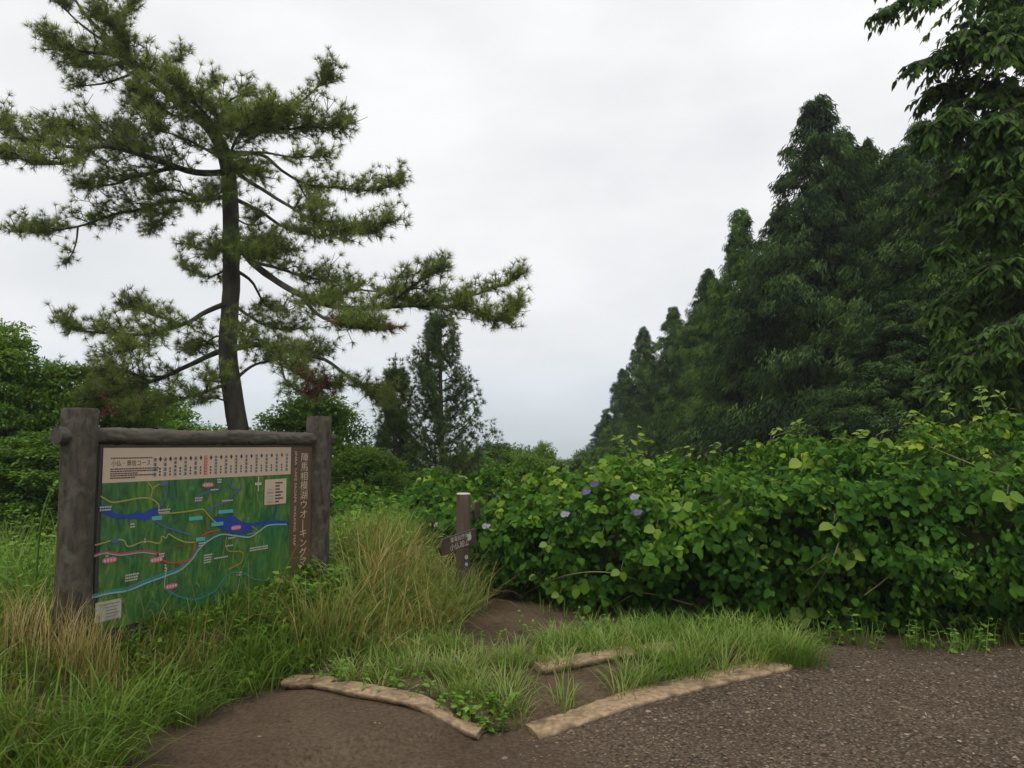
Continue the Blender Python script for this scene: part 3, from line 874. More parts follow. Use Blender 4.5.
limbs = [
    # leader and its side shoots at the top left
    ([(140, 68, -.4), (112, 42, -.3), (80, 14, -.4), (62, -12, -.4)], .05, .0, 16, .75),
    ([(118, 48, -.4), (90, 45, -.9), (62, 38, -1.2), (44, 28, -1.3)], .035, .1, 14, .55),
    ([(125, 55, -.4), (100, 62, .1), (78, 58, .4)], .03, .2, 14, .5),
    ([(135, 66, -.4), (112, 76, -.2), (90, 80, 0), (72, 78, .1)], .025, .25, 11, .35),
    ([(112, 42, -.4), (122, 15, .1), (134, -8, .3)], .03, .2, 13, .4),
    ([(150, 75, -.3), (165, 62, .3), (183, 50, .5)], .025, .2, 11, .35),
    ([(168, 93, -.3), (185, 90, .5), (205, 84, .9), (214, 78, 1.0)], .035, .2, 14, .45),
    ([(178, 100, -.2), (150, 108, -.8), (135, 100, -1.1)], .03, .2, 12, .45),
    ([(192, 112, -.2), (172, 108, -1.0), (150, 92, -1.3), (128, 84, -1.4)], .03, .1, 15, .5),
    ([(212, 130, -.1), (205, 108, -.9), (188, 92, -1.2), (165, 70, -1.3)], .03, .1, 15, .5),
    ([(160, 88, -.3), (140, 60, -1.2), (118, 30, -1.4), (96, 8, -1.5)], .03, .1, 15, .5),
    ([(226, 160, 0), (238, 128, -.9), (258, 112, -1.3), (285, 108, -1.5)], .03, .15, 14, .55),
    ([(222, 150, 0), (200, 140, -1.0), (175, 128, -1.4), (150, 120, -1.5)], .03, .2, 13, .5),
    # upper right
    ([(212, 130, -.1), (235, 112, .4), (262, 105, .8), (295, 98, 1.2), (318, 80, 1.3), (332, 66, 1.3)], .055, .05, 13, .6),
    ([(205, 122, -.1), (235, 122, -.6), (280, 122, -1.0), (320, 120, -1.3), (345, 114, -1.4)], .055, .05, 14, .65),
    ([(224, 150, 0), (255, 145, .6), (295, 150, 1.0), (330, 148, 1.2)], .045, .3, 11, .45),
    ([(212, 130, 0), (228, 95, -.5), (248, 86, -.8)], .03, .15, 12, .4),
    # big limb to the left
    ([(226, 166, 0), (195, 165, -.4), (150, 152, -.8), (110, 140, -1.0), (60, 138, -1.2), (20, 128, -1.3), (0, 112, -1.3)], .085, .18, 15, .8),
    ([(120, 142, -1.0), (95, 128, -.4), (70, 125, -.1), (45, 122, 0)], .035, .1, 13, .55),
    ([(95, 142, -1.1), (65, 155, -1.6), (30, 152, -1.9), (5, 150, -2.0)], .035, .15, 13, .5),
    ([(170, 158, -.6), (140, 168, .2), (110, 178, .6), (85, 180, .8)], .04, .2, 13, .6),
    ([(150, 152, -.6), (135, 130, -.2), (118, 118, 0)], .03, .2, 11, .4),
    # second left limb, drooping at the end
    ([(229, 194, .05), (200, 192, .6), (165, 195, 1.0), (130, 205, 1.2), (100, 212, 1.2), (70, 222, 1.3), (40, 228, 1.3), (14, 222, 1.4)], .06, .15, 12, .62, [(.15, .3)]),
    ([(150, 198, 1.1), (165, 210, .6), (150, 225, .4)], .025, .25, 11, .35),
    ([(75, 222, 1.2), (76, 240, 1.1), (70, 256, 1.1)], .02, .6, 9, .2),
    ([(200, 192, .6), (175, 182, .1), (150, 182, -.2)], .03, .2, 11, .45, [(.2, .6)]),
    # right side, middle
    ([(229, 140, 0), (262, 148, .9), (285, 165, 1.3), (310, 178, 1.4), (350, 182, 1.5), (380, 182, 1.6), (402, 172, 1.7)], .05, .42, 12, .5),
    ([(230, 155, 0), (255, 178, -.8), (290, 198, -1.2), (320, 215, -1.4), (355, 222, -1.5), (398, 212, -1.6)], .05, .42, 13, .6),
    ([(232, 185, 0), (262, 205, .5), (285, 220, .7), (310, 228, .8), (340, 226, .9)], .04, .5, 12, .5),
    ([(300, 168, 1.3), (310, 195, 1.3), (322, 200, 1.3)], .02, .3, 11, .35),
    ([(232, 205, 0), (250, 218, -.3), (262, 210, -.5)], .02, .4, 10, .3),
    # long right limb that reaches out past the small pine
    ([(233, 232, 0), (255, 258, -.5), (285, 280, -.9), (320, 296, -1.2), (360, 302, -1.3), (400, 298, -1.4), (440, 300, -1.4), (475, 306, -1.5), (503, 312, -1.5), (514, 302, -1.5)], .09, .22, 13, .62, [(.46, .52)]),
    ([(425, 300, -1.4), (450, 292, -1.1), (480, 288, -1.0), (505, 278, -.9), (517, 268, -.9)], .03, .1, 10, .30),
    ([(385, 299, -1.4), (405, 285, -1.8), (425, 272, -2.0), (444, 258, -2.1)], .03, .15, 11, .35),
    ([(330, 298, -1.2), (345, 285, -.5), (370, 283, -.2), (395, 284, 0)], .03, .1, 13, .5),
    ([(300, 288, -1.0), (320, 310, -1.7), (350, 320, -2.0), (385, 322, -2.2)], .035, .1, 15, .6, [(.5, 1)]),
    ([(255, 258, -.5), (280, 262, .2), (310, 272, .6), (335, 276, .8)], .035, .2, 13, .55),
    ([(240, 240, 0), (265, 240, -.7), (288, 245, -1.0)], .03, .3, 12, .4),
    # inner shoots by the trunk
    ([(231, 243, 0), (210, 242, -.6), (186, 240, -.9)], .03, .25, 13, .4),
    ([(231, 262, 0), (212, 268, .6), (186, 262, .9)], .025, .35, 11, .4),
    ([(232, 255, 0), (252, 275, .7), (268, 300, 1.1), (282, 302, 1.3)], .035, .5, 10, .35),
    ([(230, 300, 0), (250, 310, .5), (275, 322, .8), (310, 318, 1.0)], .035, .45, 10, .4),
    ([(231, 225, 0), (250, 232, .9), (275, 232, 1.4)], .03, .35, 11, .4),
    ([(231, 235, 0), (238, 240, -.6), (250, 248, -.9), (268, 250, -1.0)], .025, .2, 16, .4),
    ([(231, 236, 0), (222, 240, -.6), (205, 246, -.9)], .025, .2, 16, .4),
    ([(230, 175, 0), (222, 186, -.6), (205, 196, -1.0)], .025, .2, 14, .4),
    ([(232, 300, 0), (238, 318, -.5), (250, 340, -.8)], .025, .3, 12, .35),
    ([(228, 150, 0), (238, 160, -.7), (262, 168, -1.0)], .025, .2, 14, .45),
    # low right, with dead shoots
    ([(233, 345, 0), (260, 338, -.5), (290, 345, -.8), (320, 352, -1.1), (345, 368, -1.2), (365, 385, -1.3), (382, 394, -1.3)], .075, .18, 13, .52, [(.7, .78)]),
    ([(262, 340, -.5), (285, 355, -1.1), (310, 375, -1.4), (340, 380, -1.5)], .035, .3, 12, .4, [(.6, .9)]),
    ([(232, 378, 0), (255, 358, .6), (285, 350, 1.1), (330, 342, 1.4)], .045, .35, 11, .5),
    ([(270, 365, -1.0), (290, 378, -1.4), (318, 390, -1.6)], .025, .2, 11, .3, [(.3, 1)]),
    # low left
    ([(229, 290, 0), (205, 305, -.5), (185, 318, -.8), (150, 326, -1.0), (110, 325, -1.2), (80, 320, -1.3), (60, 310, -1.3)], .065, .28, 12, .5),
    ([(180, 320, -.8), (160, 310, -.2), (140, 305, 0), (122, 302, .1)], .03, .15, 13, .45),
    ([(160, 326, -1.0), (140, 338, -1.5), (115, 342, -1.7)], .03, .15, 13, .45),
    ([(229, 338, 0), (210, 348, .4), (185, 360, .6), (155, 372, .8), (120, 382, .9), (85, 392, 1.0), (50, 400, 1.0), (20, 412, 1.1)], .075, .30, 14, .7),
    ([(150, 374, .8), (120, 362, .2), (95, 365, -.1)], .035, .1, 15, .6),
    ([(110, 384, .9), (85, 372, 1.5), (55, 378, 1.8), (30, 385, 2.0)], .035, .1, 14, .6),
    ([(90, 392, 1.0), (60, 410, .3), (25, 425, 0), (0, 428, -.1)], .035, .15, 14, .6),
    ([(229, 378, 0), (205, 385, -.6), (180, 392, -.8), (145, 402, -1.0), (120, 410, -1.0)], .045, .25, 12, .5, [(.7, 1)]),
    ([(205, 385, -.6), (210, 372, -1.0), (222, 368, -1.2)], .02, .3, 11, .35),
    ([(228, 330, 0), (215, 330, .8), (200, 342, 1.2), (190, 350, 1.4)], .025, .4, 11, .4),
    ([(228, 400, 0), (215, 392, -.4), (205, 395, -.6)], .02, .4, 9, .3),
]
for L_ in limbs:
    pine_limb(L_[0], L_[1], L_[2], L_[3], L_[4], L_[5] if len(L_) > 5 else (), part=L_[1] >= .045)
twigm.build('branch_twigs', M['bark'], pine)
needles.build('crown', M['pine_needle'], pine)
tag(deadn.build('dead_needles', M['dead_needle'], pine), 'rusty red dead needles on the lower shoots')


# ------------------------------------------------------------------ young pine
def gen_young_pine(root, H, R):
    mb, tm, nm = MB(), MB(), MB()
    tube(mb, resample([[0, 0, -.4], [.03, 0, H * .4], [-.02, .02, H * .8], [0, 0, H]], 20), np.linspace(.09, .012, 20), 8)
    mb.build('trunk', M['bark2'], root)
    z = .5
    while z < H - .15:
        f = z / H
        for k in range(7):
            a = rng.uniform(0, 6.28)
            L = R * (1 - f) ** 1.05 * rng.uniform(.55, 1.25) + .10
            d = np.array([math.cos(a), math.sin(a), 0])
            t = np.linspace(0, 1, 7)[:, None]
            p = np.array([0, 0, z]) + d * L * t * .92 + np.array([0, 0, 1.0]) * L * (.12 * t + .55 * t ** 2.4)
            tube(tm, p, np.linspace(.02, .006, 7), 4, cap=False)
            cs, ds = [], []
            for j in range(1, 7):
                for _ in range(6):
                    s2 = nz(d + sph(1)[0] * .9 + np.array([0, 0, .5]))
                    cs.append(p[j] + s2 * rng.uniform(0, .28) * (1 - .5 * j / 7)); ds.append(s2)
            cs.append(p[-1] + [0, 0, .12]); ds.append(np.array([0, 0, 1.0]))
            cs.append(p[-1] + [0, 0, .22]); ds.append(np.array([0, 0, 1.0])); cs.append(p[-1] + [0, 0, .32]); ds.append(np.array([0, 0, 1.0]))
            tufts(nm, np.array(cs), np.array(ds), 17, .12, .013)
        z += rng.uniform(.2, .3)
    c = np.array([[0, 0, H - .25 + .06 * i] for i in range(8)])
    tufts(nm, c, np.tile([0, 0, 1.0], (8, 1)), 14, .09, .010, .6)
    tm.build('branch_twigs', M['bark2'], root)
    nm.build('crown', M['young_pine'], root)


b = P(440, 500, 19.0)
r1 = empty('young_pine', (b[0], 19.0, float(height(b[0], 19))), 'dark slender young pine under the long outer limb of the tall pine', 'pine tree')
gen_young_pine(r1, P(437, 311, 19)[2] - r1.location.z, 2.0)
b = P(394, 500, 18.0)
r2_ = empty('young_pine', (b[0], 18.0, float(height(b[0], 18))), 'shorter spiky young pine just left of the dark slender one', 'pine tree')
gen_young_pine(r2_, P(393, 362, 18)[2] - r2_.location.z, .8)


# ------------------------------------------------------------------ cedars
def gen_conifer(root, H, R, seed, droop=.5, nb=210, matl='conifer'):
    global rng
    keep = rng
    rng = np.random.default_rng(seed)
    mb, fm = MB(), MB()
    tube(mb, resample([[0, 0, -.8], [.05, 0, H * .4], [-.03, .04, H * .75], [0, 0, H * .985]], 24), np.linspace(.24, .012, 24), 9, wob=.1)
    for k in range(nb):
        f = ((k + rng.random()) / nb) ** 1.15
        z = H * (.06 + .93 * f)
        a = k * 2.399 + rng.uniform(-.5, .5)
        L = (R * (1 - f) ** .92 * (.5 + .8 * rng.random()) + .12)
        d = np.array([math.cos(a), math.sin(a), 0])
        rise = .25 * rng.random() + .25 * f
        t = np.linspace(0, 1, 8)[:, None]
        p = np.array([0, 0, z]) + d * L * t + np.array([0, 0, 1.0]) * L * (rise * t - droop * .55 * t ** 2)
        tube(mb, p, np.linspace(.03 * (1 - f) + .012, .006, 8), 4, cap=False)
        ncl = int(2.5 + L * 6.5)
        tt = .10 + .90 * rng.random(ncl) ** .7
        pos = np.array([0, 0, z]) + d * (L * tt)[:, None] + np.array([0, 0, 1.0]) * (L * (rise * tt - droop * .55 * tt ** 2))[:, None]
        lat = np.cross([0, 0, 1.0], d)
        pos = pos + lat * (rng.normal(size=ncl) * .28 * L * (.35 + .3 * tt))[:, None] + np.array([0, 0, 1.0]) * (rng.normal(size=ncl) * .10)[:, None]
        out = nz(d * .8 + lat * rng.normal(size=(ncl, 1)) * .5 + np.array([0, 0, -.55 * droop]))
        m = 50
        bd = nz(np.repeat(out, m, 0) * .6 + .6 * sph(ncl * m) + np.array([0, 0, -.95]))
        oo = sph(ncl * m)
        bp = np.repeat(pos, m, 0) + oo * (rng.random((ncl * m, 1)) ** .4) * np.array([.21, .21, .26]) * (1.2 - .55 * f) * np.repeat(rng.uniform(.65, 1.25, (ncl, 1)), m, 0) + np.array([0, 0, -.05])
        rr = np.repeat(rng.random(ncl) ** 1.3 * .95 + .35 * (rng.random() - .4), m) * .88 + .12 * rng.random(ncl * m)
        leaves(fm, bp, bd, nz(oo + np.array([0, 0, .5]) + .5 * sph(ncl * m)), rng.uniform(.09, .22, len(bp)), rng.uniform(.020, .036, len(bp)), T_DIAMOND, rr.clip(0, 1))
    mb.build('trunk', M['bark'], root)
    fm.build('crown', M[matl], root)
    rng = keep


def at_ground(px, Yd):
    q = P(px, 450, Yd)
    return np.array([q[0], Yd, float(height(q[0], Yd)) - .1])


G = 'dark conifers standing in a row behind the hedge'
HC = 12.0
protos = []
spec = [  # px of the trunk, distance, py of the tip, width factor, label
    (828, 22.0, 94, 1.2, 'tallest pointed conifer with a ragged hooked tip against the white sky'),
    (878, 24.0, 138, 1.05, 'broad dark conifer right behind the tallest pointed one'),
    (746, 27.0, 208, .95, 'narrow conifer tip rising left of the tallest pointed conifer'),
    (712, 33.0, 268, 1.05, 'slim conifer between the narrow tip and the lower rounded ones'),
    (676, 39.0, 306, 1.1, 'middle conifer of the receding row with a blunt top'),
    (645, 46.0, 326, 1.0, 'separate conifer with sky showing left of its upper half'),
    (624, 54.0, 368, 1.05, 'small faint conifer second from the far end of the row'),
    (606, 63.0, 412, 1.2, 'farthest and lowest conifer at the end of the receding row'),
    (935, 20.0, 118, 1.25, 'dark conifer whose tip pokes up below the drooping leafy branches'),
    (985, 18.5, 150, 1.3, 'dense dark conifer partly hidden by the leafy branches at right'),
    (790, 25.0, 235, 1.3, 'low bushy conifer filling the foot of the tallest pointed one'),
    (905, 17.5, 300, 1.5, 'short spreading conifer low behind the hedge at right'),
    (1040, 17.0, 190, 1.5, 'wide dark conifer cut by the right edge of the photo'),
    (735, 30.0, 330, 1.35, 'low conifer under the narrow tip just above the hedge'),
    (690, 36.0, 380, 1.35, 'low conifer near the pale vine sprig on the hedge'),
    (788, 24.5, 205, 1.2, 'conifer shoulder leaning on the left side of the tallest pointed one'),
    (768, 26.5, 285, 1.35, 'wide conifer filling the dip below the narrow tip'),
    (853, 22.8, 128, 1.0, 'second tip crowding the right side of the tallest pointed conifer'),
    (903, 21.5, 150, 1.25, 'dark conifer between the broad one and the drooping leafy branches'),
    (962, 19.5, 140, 1.3, 'dark conifer seen through the drooping leafy branches'),
    (698, 34.5, 312, 1.2, 'conifer shoulder right of the middle conifer in the receding row'),
    (660, 42.0, 366, 1.25, 'conifer wedged between the separate one and the middle one'),
    (728, 31.0, 285, 1.15, 'conifer shoulder tucked under the left side of the narrow tip'),
]
for i, (px, Yd, tip, wf, lab) in enumerate(spec):
    q = at_ground(px, Yd)
    h = P(px, tip, Yd)[2] - q[2]
    if i < 3:
        root = empty('conifer', q, lab, 'conifer', G)
        gen_conifer(root, HC, 3.0, 40 + i, .5 + .12 * i, 210, ['conifer_dark', 'conifer', 'conifer_green'][i])
        protos.append(root)
    else:
        root = copy_thing(protos[{3: 2, 4: 1, 5: 2, 6: 0, 7: 1, 8: 0, 9: 1, 10: 1, 11: 0, 12: 1, 13: 2, 14: 1, 15: 0, 16: 2, 17: 0, 18: 1, 19: 0, 20: 2, 21: 1, 22: 0}[i]], q, 0, 1, lab, G)
    s = h / HC
    w = (.55 * s + .46) * wf * 1.12
    root.location = [float(c) for c in q]
    root.rotation_euler = (0, 0, i * 1.7)
    root.scale = (w, w, s)


# ------------------------------------------------------------------ broadleaf trees
def gen_broadleaf(root, H, R, base_f, seed, matl, nl=16, per=46, sub=26, leaf=.11, flat=.45, tpl=T_DIAMOND, spread=1.0):
    global rng
    keep = rng
    rng = np.random.default_rng(seed)
    mb, fm = MB(), MB()
    tt = H * .55
    tube(mb, resample([[0, 0, -.6], [.06, .02, tt * .5], [-.04, .05, tt], [.05, 0, H * .86]], 16), np.linspace(.05 * H * .5, .02, 16), 8, wob=.1)
    for k in range(nl):
        f = (k + rng.random()) / nl
        zc = H * (base_f + (.93 - base_f) * f)
        env = R * (1 - f ** 2.6) ** .5
        a = k * 2.399 + rng.uniform(-.4, .4)
        rr = env * (.3 + .6 * rng.random() ** .6)
        c = np.array([math.cos(a) * rr, math.sin(a) * rr, zc])
        lr = R * rng.uniform(.32, .5) * (1 - .25 * f)
        z0 = max(.15 * H, zc - H * .25)
        tube(mb, resample([[0, 0, z0], [c[0] * .45, c[1] * .45, z0 + (zc - z0) * .6], c], 8), np.linspace(.018 * H * .5 + .01, .01, 8), 5, cap=False)
        s = sph(sub)
        s[:, 2] = s[:, 2] * .8 + .15
        cc = c + s * lr * (.45 + .6 * rng.random((sub, 1))) * np.array([1, 1, .75])
        for q in cc[::2]:
            tube(mb, resample([c, (c + q) / 2 + [0, 0, .04], q], 4), np.linspace(.012, .004, 4), 3, cap=False)
        rs = lr * .48
        n = sub * per
        o = sph(n) * (rng.random((n, 1)) ** .45) * rs * np.array([1, 1, flat])
        bp = np.repeat(cc, per, 0) + o
        outv = nz(np.repeat(s, per, 0))
        ax = nz(outv * .5 + sph(n) * .8 + np.array([0, 0, -.30]))
        nr = nz(np.array([0, 0, 1.0]) + .55 * sph(n) + outv * .35)
        rv = np.repeat(rng.random(sub), per) * .6 + .4 * rng.random(n)
        leaves(fm, bp, ax, nr, rng.uniform(.7, 1.3, n) * leaf, rng.uniform(.42, .62, n) * leaf, tpl, rv)
    mb.build('trunk', M['bark2'], root)
    fm.build('crown', M[matl], root)
    rng = keep


GB = 'broadleaf trees beyond the clearing'
bspec = [  # px, distance, tip py, width in px, proto, label
    (312, 17.0, 392, 190, 'a', 'bright green rounded tree behind the right post of the map board'),
    (-5, 13.5, 326, 210, 'a', 'tall leafy green tree at the left edge of the photo'),
    (105, 16.5, 374, 230, 'a', 'light green tree under the lower left limbs of the tall pine'),
    (505, 27.0, 440, 150, 'b', 'distant flat-topped tree right of the slender young pine'),
    (543, 30.0, 444, 80, 'a', 'distant tree with drooping twig tips left of the sky gap'),
    (470, 24.0, 452, 150, 'a', 'dim green tree behind the young pines'),
    (45, 11.5, 428, 230, 'b', 'shadowy bush left of and behind the left post'),
    (365, 13.5, 448, 150, 'a', 'green bush between the map board and the signpost'),
    (215, 12.5, 443, 210, 'a', 'green bush hidden mostly behind the map panel'),
    (430, 15.5, 466, 150, 'b', 'dark bush at the foot of the young pines'),
    (528, 15.0, 456, 110, 'a', 'pale green leafy bush above the low left end of the hedge'),
    (590, 44.0, 446, 80, 'b', 'tiny far tree below the farthest conifer'),
    (-60, 12.0, 350, 200, 'b', 'leafy tree cut off by the left edge behind the weeds'),
    (165, 20.0, 402, 190, 'a', 'pale tree crown low behind the pine trunk'),
]
bp_ = {}
for px, Yd, tip, wpx, kd, lab in bspec:
    q = at_ground(px, Yd)
    h = P(px, tip, Yd)[2] - q[2]
    if kd not in bp_:
        root = empty('broadleaf_tree', q, lab, 'tree', GB)
        if kd == 'a':
            gen_broadleaf(root, 5.0, 1.7, .16, 71, 'far_leaf', 26, 46, 30, .105, .55)
        else:
            gen_broadleaf(root, 5.0, 1.8, .08, 72, 'dark_leaf', 28, 48, 30, .11, .55)
        bp_[kd] = root
    else:
        root = copy_thing(bp_[kd], q, 0, 1, lab, GB)
    w = (wpx / F * Yd / 2) / (2.1 if kd == 'a' else 2.2)
    root.scale = (w, w, h / 5.0)
    root.rotation_euler = (0, 0, px * .7)

# ------------------------------------------------------------------ overhanging tree at the right
tb = np.array([8.6, 10.8, float(height(8.6, 10.8))])
rt = empty('overhanging_tree', tb, 'large leafy tree at the right edge reaching drooping branches across the sky', 'tree')
mb, fm, tm = MB(), MB(), MB()
tube(mb, resample(np.array([[8.6, 10.8, tb[2] - .4], [8.5, 10.7, 2.5], [8.3, 10.8, 5.0], [8.0, 10.6, 7.5], [7.6, 10.5, 9.0]]) - tb, 24), np.linspace(.24, .06, 24), 12, wob=.08)
rl = [
    [(1085, 40, 10.6), (1030, 0, 10.2), (970, -12, 9.9), (918, -6, 9.6), (878, 14, 9.4)],
    [(1085, 40, 10.6), (1040, -20, 10.6), (985, -45, 10.8), (920, -35, 11), (880, -20, 11)],
    [(1095, 110, 10.7), (1040, 62, 10.2), (990, 45, 10.0), (950, 52, 9.8), (912, 64, 9.6)],
    [(1050, 66, 10.2), (1010, 30, 9.8), (985, 28, 9.5), (962, 32, 9.3)],
    [(1095, 150, 10.7), (1040, 100, 10.4), (985, 82, 10.2), (955, 86, 10.1), (926, 94, 10.0)],
    [(1100, 200, 10.8), (1040, 150, 10.4), (990, 128, 10.1), (945, 130, 9.9), (930, 140, 9.8)],
    [(1100, 240, 10.8), (1050, 190, 10.3), (995, 175, 10.0), (955, 180, 9.9), (928, 200, 9.8)],
    [(1100, 290, 10.8), (1050, 240, 10.2), (995, 225, 9.9), (965, 230, 9.7), (940, 250, 9.6)],
    [(1100, 330, 10.8), (1040, 300, 10.4), (985, 285, 10.2), (960, 298, 10.1), (938, 312, 10.0)],
    [(1100, 370, 10.8), (1040, 350, 10.5), (990, 340, 10.3), (960, 356, 10.2), (930, 375, 10.2)],
    [(1085, 20, 10.4), (1040, 20, 9.6), (1010, 30, 9.2), (995, 50, 9.0)],
    [(1090, 170, 10.4), (1050, 120, 9.6), (1015, 112, 9.2), (985, 125, 9.0)],
    [(1090, 60, 11.0), (1040, 10, 11.6), (1010, -5, 11.8), (995, 10, 12)],
    [(1100, 300, 10.4), (1060, 210, 9.6), (1025, 200, 9.3), (1000, 215, 9.2)],
    [(1100, 350, 10.4), (1060, 280, 9.6), (1025, 262, 9.3), (990, 268, 9.1)],
    [(1100, 400, 10.4), (1050, 395, 9.9), (1000, 385, 9.7), (955, 395, 9.6)],
]
for k in range(14):
    ye = rng.uniform(110, 410)
    xe_ = rng.uniform(930, 1015)
    De = rng.uniform(8.8, 11.5)
    rl.append([(1100, ye - 10, 10.6), ((1100 + xe_) / 2, ye - rng.uniform(15, 45), (10.6 + De) / 2), (xe_ + 25, ye - 14, De + .1), (xe_, ye, De)])
for pts in rl:
    q = resample(np.array([P(*p) for p in pts]) - tb, 26)
    lm = MB()
    tube(lm, q, np.linspace(.045, .008, 26), 6)
    lm.build('limb', M['bark2'], rt)
    tg = nz(np.gradient(q, axis=0))
    for k in range(84):
        f = .12 + .88 * (k + rng.random()) / 84
        i = min(25, int(f * 25))
        sd = nz(np.cross(tg[i], [0, 0, 1.0])) * (1 if k % 2 else -1)
        L = (.95 - .72 * f) * rng.uniform(.45, 1.15)
        d = nz(tg[i] * .8 + sd * rng.uniform(.2, 1.0) + np.array([0, 0, rng.uniform(-.65, .6)]))
        m = 7
        t = np.linspace(0, 1, m)[:, None]
        tw = q[i] + d * L * t - np.array([0, 0, 1.0]) * L * .35 * t ** 2
        tube(tm, tw, np.linspace(.009, .003, m), 3, cap=False)
        nlv = int(8 + 26 * L)
        tt = rng.random(nlv)
        base = q[i] + d * L * tt[:, None] - np.array([0, 0, 1.0]) * (L * .35 * tt ** 2)[:, None]
        s2 = nz(np.cross(d, [0, 0, 1.0]))
        sg = np.where(rng.random(nlv) < .5, 1, -1)[:, None]
        ax = nz(d * .5 + s2 * sg * .55 + np.array([0, 0, -.62]) + .22 * rng.normal(size=(nlv, 3)))
        leaves(fm, base, ax, nz(np.array([0, 0, 1.0]) + d * .4 + .35 * rng.normal(size=(nlv, 3))), rng.uniform(.09, .155, nlv), rng.uniform(.042, .066, nlv), T_LANCE)
mb.build('trunk', M['bark2'], rt)
tm.build('branch_twigs', M['bark2'], rt)
fm.build('crown', M['right_leaf'], rt)

# ------------------------------------------------------------------ hedge overgrown with vines
HX = np.array([-2.6, -1.4, -.3, .54, 1.36, 2.1, 2.78, 3.6, 5.0, 7.0, 9.5])
HH = np.array([.62, .84, .95, 1.04, 1.22, 1.30, 1.50, 1.57, 1.70, 1.85, 1.95])
HB = np.array([9.5, 8.95, 8.15, 7.45, 7.05, 6.85, 6.75, 6.65, 6.5, 6.4, 6.3])
hedge = empty('hedge', (2.5, 7.5, float(height(2.5, 7.5))), 'thick hedge smothered in broad leaved vines along the far side of the path', 'hedge')
ho = np.array([2.5, 7.5, hedge.location.z])


def hedge_pt(x, a):
    """a 0 front foot .. 0.6 ridge .. 1 back; returns point and outward normal"""
    H = np.interp(x, HX, HH)
    B = np.interp(x, HX, HB)
    A = np.array([0, .1, .25, .42, .6, .8, 1.0])
    yo = np.interp(a, A, [.46, .20, .0, .10, 1.0, 1.8, 2.8])
    zo = np.interp(a, A, [0, .22, .48, .80, .985, 1.0, .8])
    p = np.stack([x, B + yo, zo * H + np.minimum(height(x, B), .1)], -1)
    ny = np.interp(a, A, [-1, -1, -1, -.8, -.4, 0, .4])
    nzz = np.interp(a, A, [-.4, -.25, .1, .5, .9, 1, .9])
    nr = nz(np.stack([0 * x, ny, nzz], -1))
    bump = .20 * noise(p, 1.1) + .20 * noise(p + 31, 2.4) + .12 * noise(p + 57, 5.5)
    return p + nr * bump[:, None] * np.interp(a, [0, .1, 1], [.3, 1, 1])[:, None], nr


# solid core added inside the hedge, its shade put into a dark colour
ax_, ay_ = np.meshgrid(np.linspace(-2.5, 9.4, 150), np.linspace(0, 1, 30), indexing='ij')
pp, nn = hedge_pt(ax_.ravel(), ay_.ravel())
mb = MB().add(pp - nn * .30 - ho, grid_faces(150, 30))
tag(mb.build('hedge_core', M['core_shade'], hedge), 'added dark core filling the shaded gaps inside the hedge')


def hedge_leaves(n, xlo, xhi, Lr, tpl, wr, depth, rl, rh, alo=0, ahi=.85, tri=False, pw=1.0):
    x = xlo + (xhi - xlo) * rng.random(n) ** pw
    a = alo + (ahi - alo) * rng.random(n)
    p, nr = hedge_pt(x, a)
    k = rng.random(n) < (.68 + 1.15 * noise(p + 80, 3.2)).clip(.05, 1)
    p, nr = p[k], nr[k]
    n = len(p)
    p = p - nr * (depth * rng.random(n) ** 1.6)[:, None] + nr * .05 + nr * (.16 * rng.random(n) ** 6)[:, None]
    down = np.array([0, 0, -1.0])
    ax = nz(down * .65 + nr * .35 + np.array([1, 0, 0]) * rng.normal(size=(n, 1)) * .55 + .25 * rng.normal(size=(n, 3)))
    nm = nz(nr * .8 + np.array([0, 0, .7]) + .6 * rng.normal(size=(n, 3)))
    L = rng.uniform(*Lr, n)
    r = rl + (rh - rl) * rng.random(n) + .18 * nr[:, 2].clip(0, 1)  # upward-facing leaves toned lighter: overhead light put into their colour
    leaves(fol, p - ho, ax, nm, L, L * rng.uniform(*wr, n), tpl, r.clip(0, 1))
    if tri:
        for sg in (-1, 1):
            ax2 = nz(ax * .45 + nz(np.cross(nm, ax)) * sg * .9)
            leaves(fol, p - ho - ax * (.25 * L)[:, None], ax2, nm, L * .85, L * .75, tpl, (r + .05 * rng.random(n)).clip(0, 1))


fol = MB()
hedge_leaves(19000, -2.6, 3.6, (.032, .092), T_ROUND, (.72, 1.0), .36, .0, .70)
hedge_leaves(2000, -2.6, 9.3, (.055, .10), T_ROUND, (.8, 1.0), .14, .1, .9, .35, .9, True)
hedge_leaves(1900, -2.0, 4.5, (.055, .10), T_ROUND, (.8, 1.0), .18, .05, .7, .1, .5, True)
hedge_leaves(34000, 2.0, 9.3, (.03, .085), T_LANCE, (.34, .58), .45, .0, .70, 0, .9)
hedge_leaves(10000, -2.6, 4.0, (.04, .09), T_LANCE, (.45, .7), .40, .0, .6, 0, .9)
hedge_leaves(1000, 3.0, 9.3, (.05, .095), T_ROUND, (.75, 1.0), .25, .05, .75, .1, .8)
n_ = 12000
q_, nq = hedge_pt(rng.uniform(-2.6, 9.3, n_), rng.uniform(0, .85, n_))
leaves(fol, q_ - nq * rng.uniform(.12, .32, (n_, 1)) - ho, nz(sph(n_) + np.array([0, 0, -.6])), nz(nq + .6 * sph(n_)), rng.uniform(.05, .11, n_), rng.uniform(.03, .07, n_), T_LANCE, .6 * rng.random(n_))
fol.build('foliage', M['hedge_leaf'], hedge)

# pale single sprays that stand out of the hedge
spray = MB()
stem = MB()


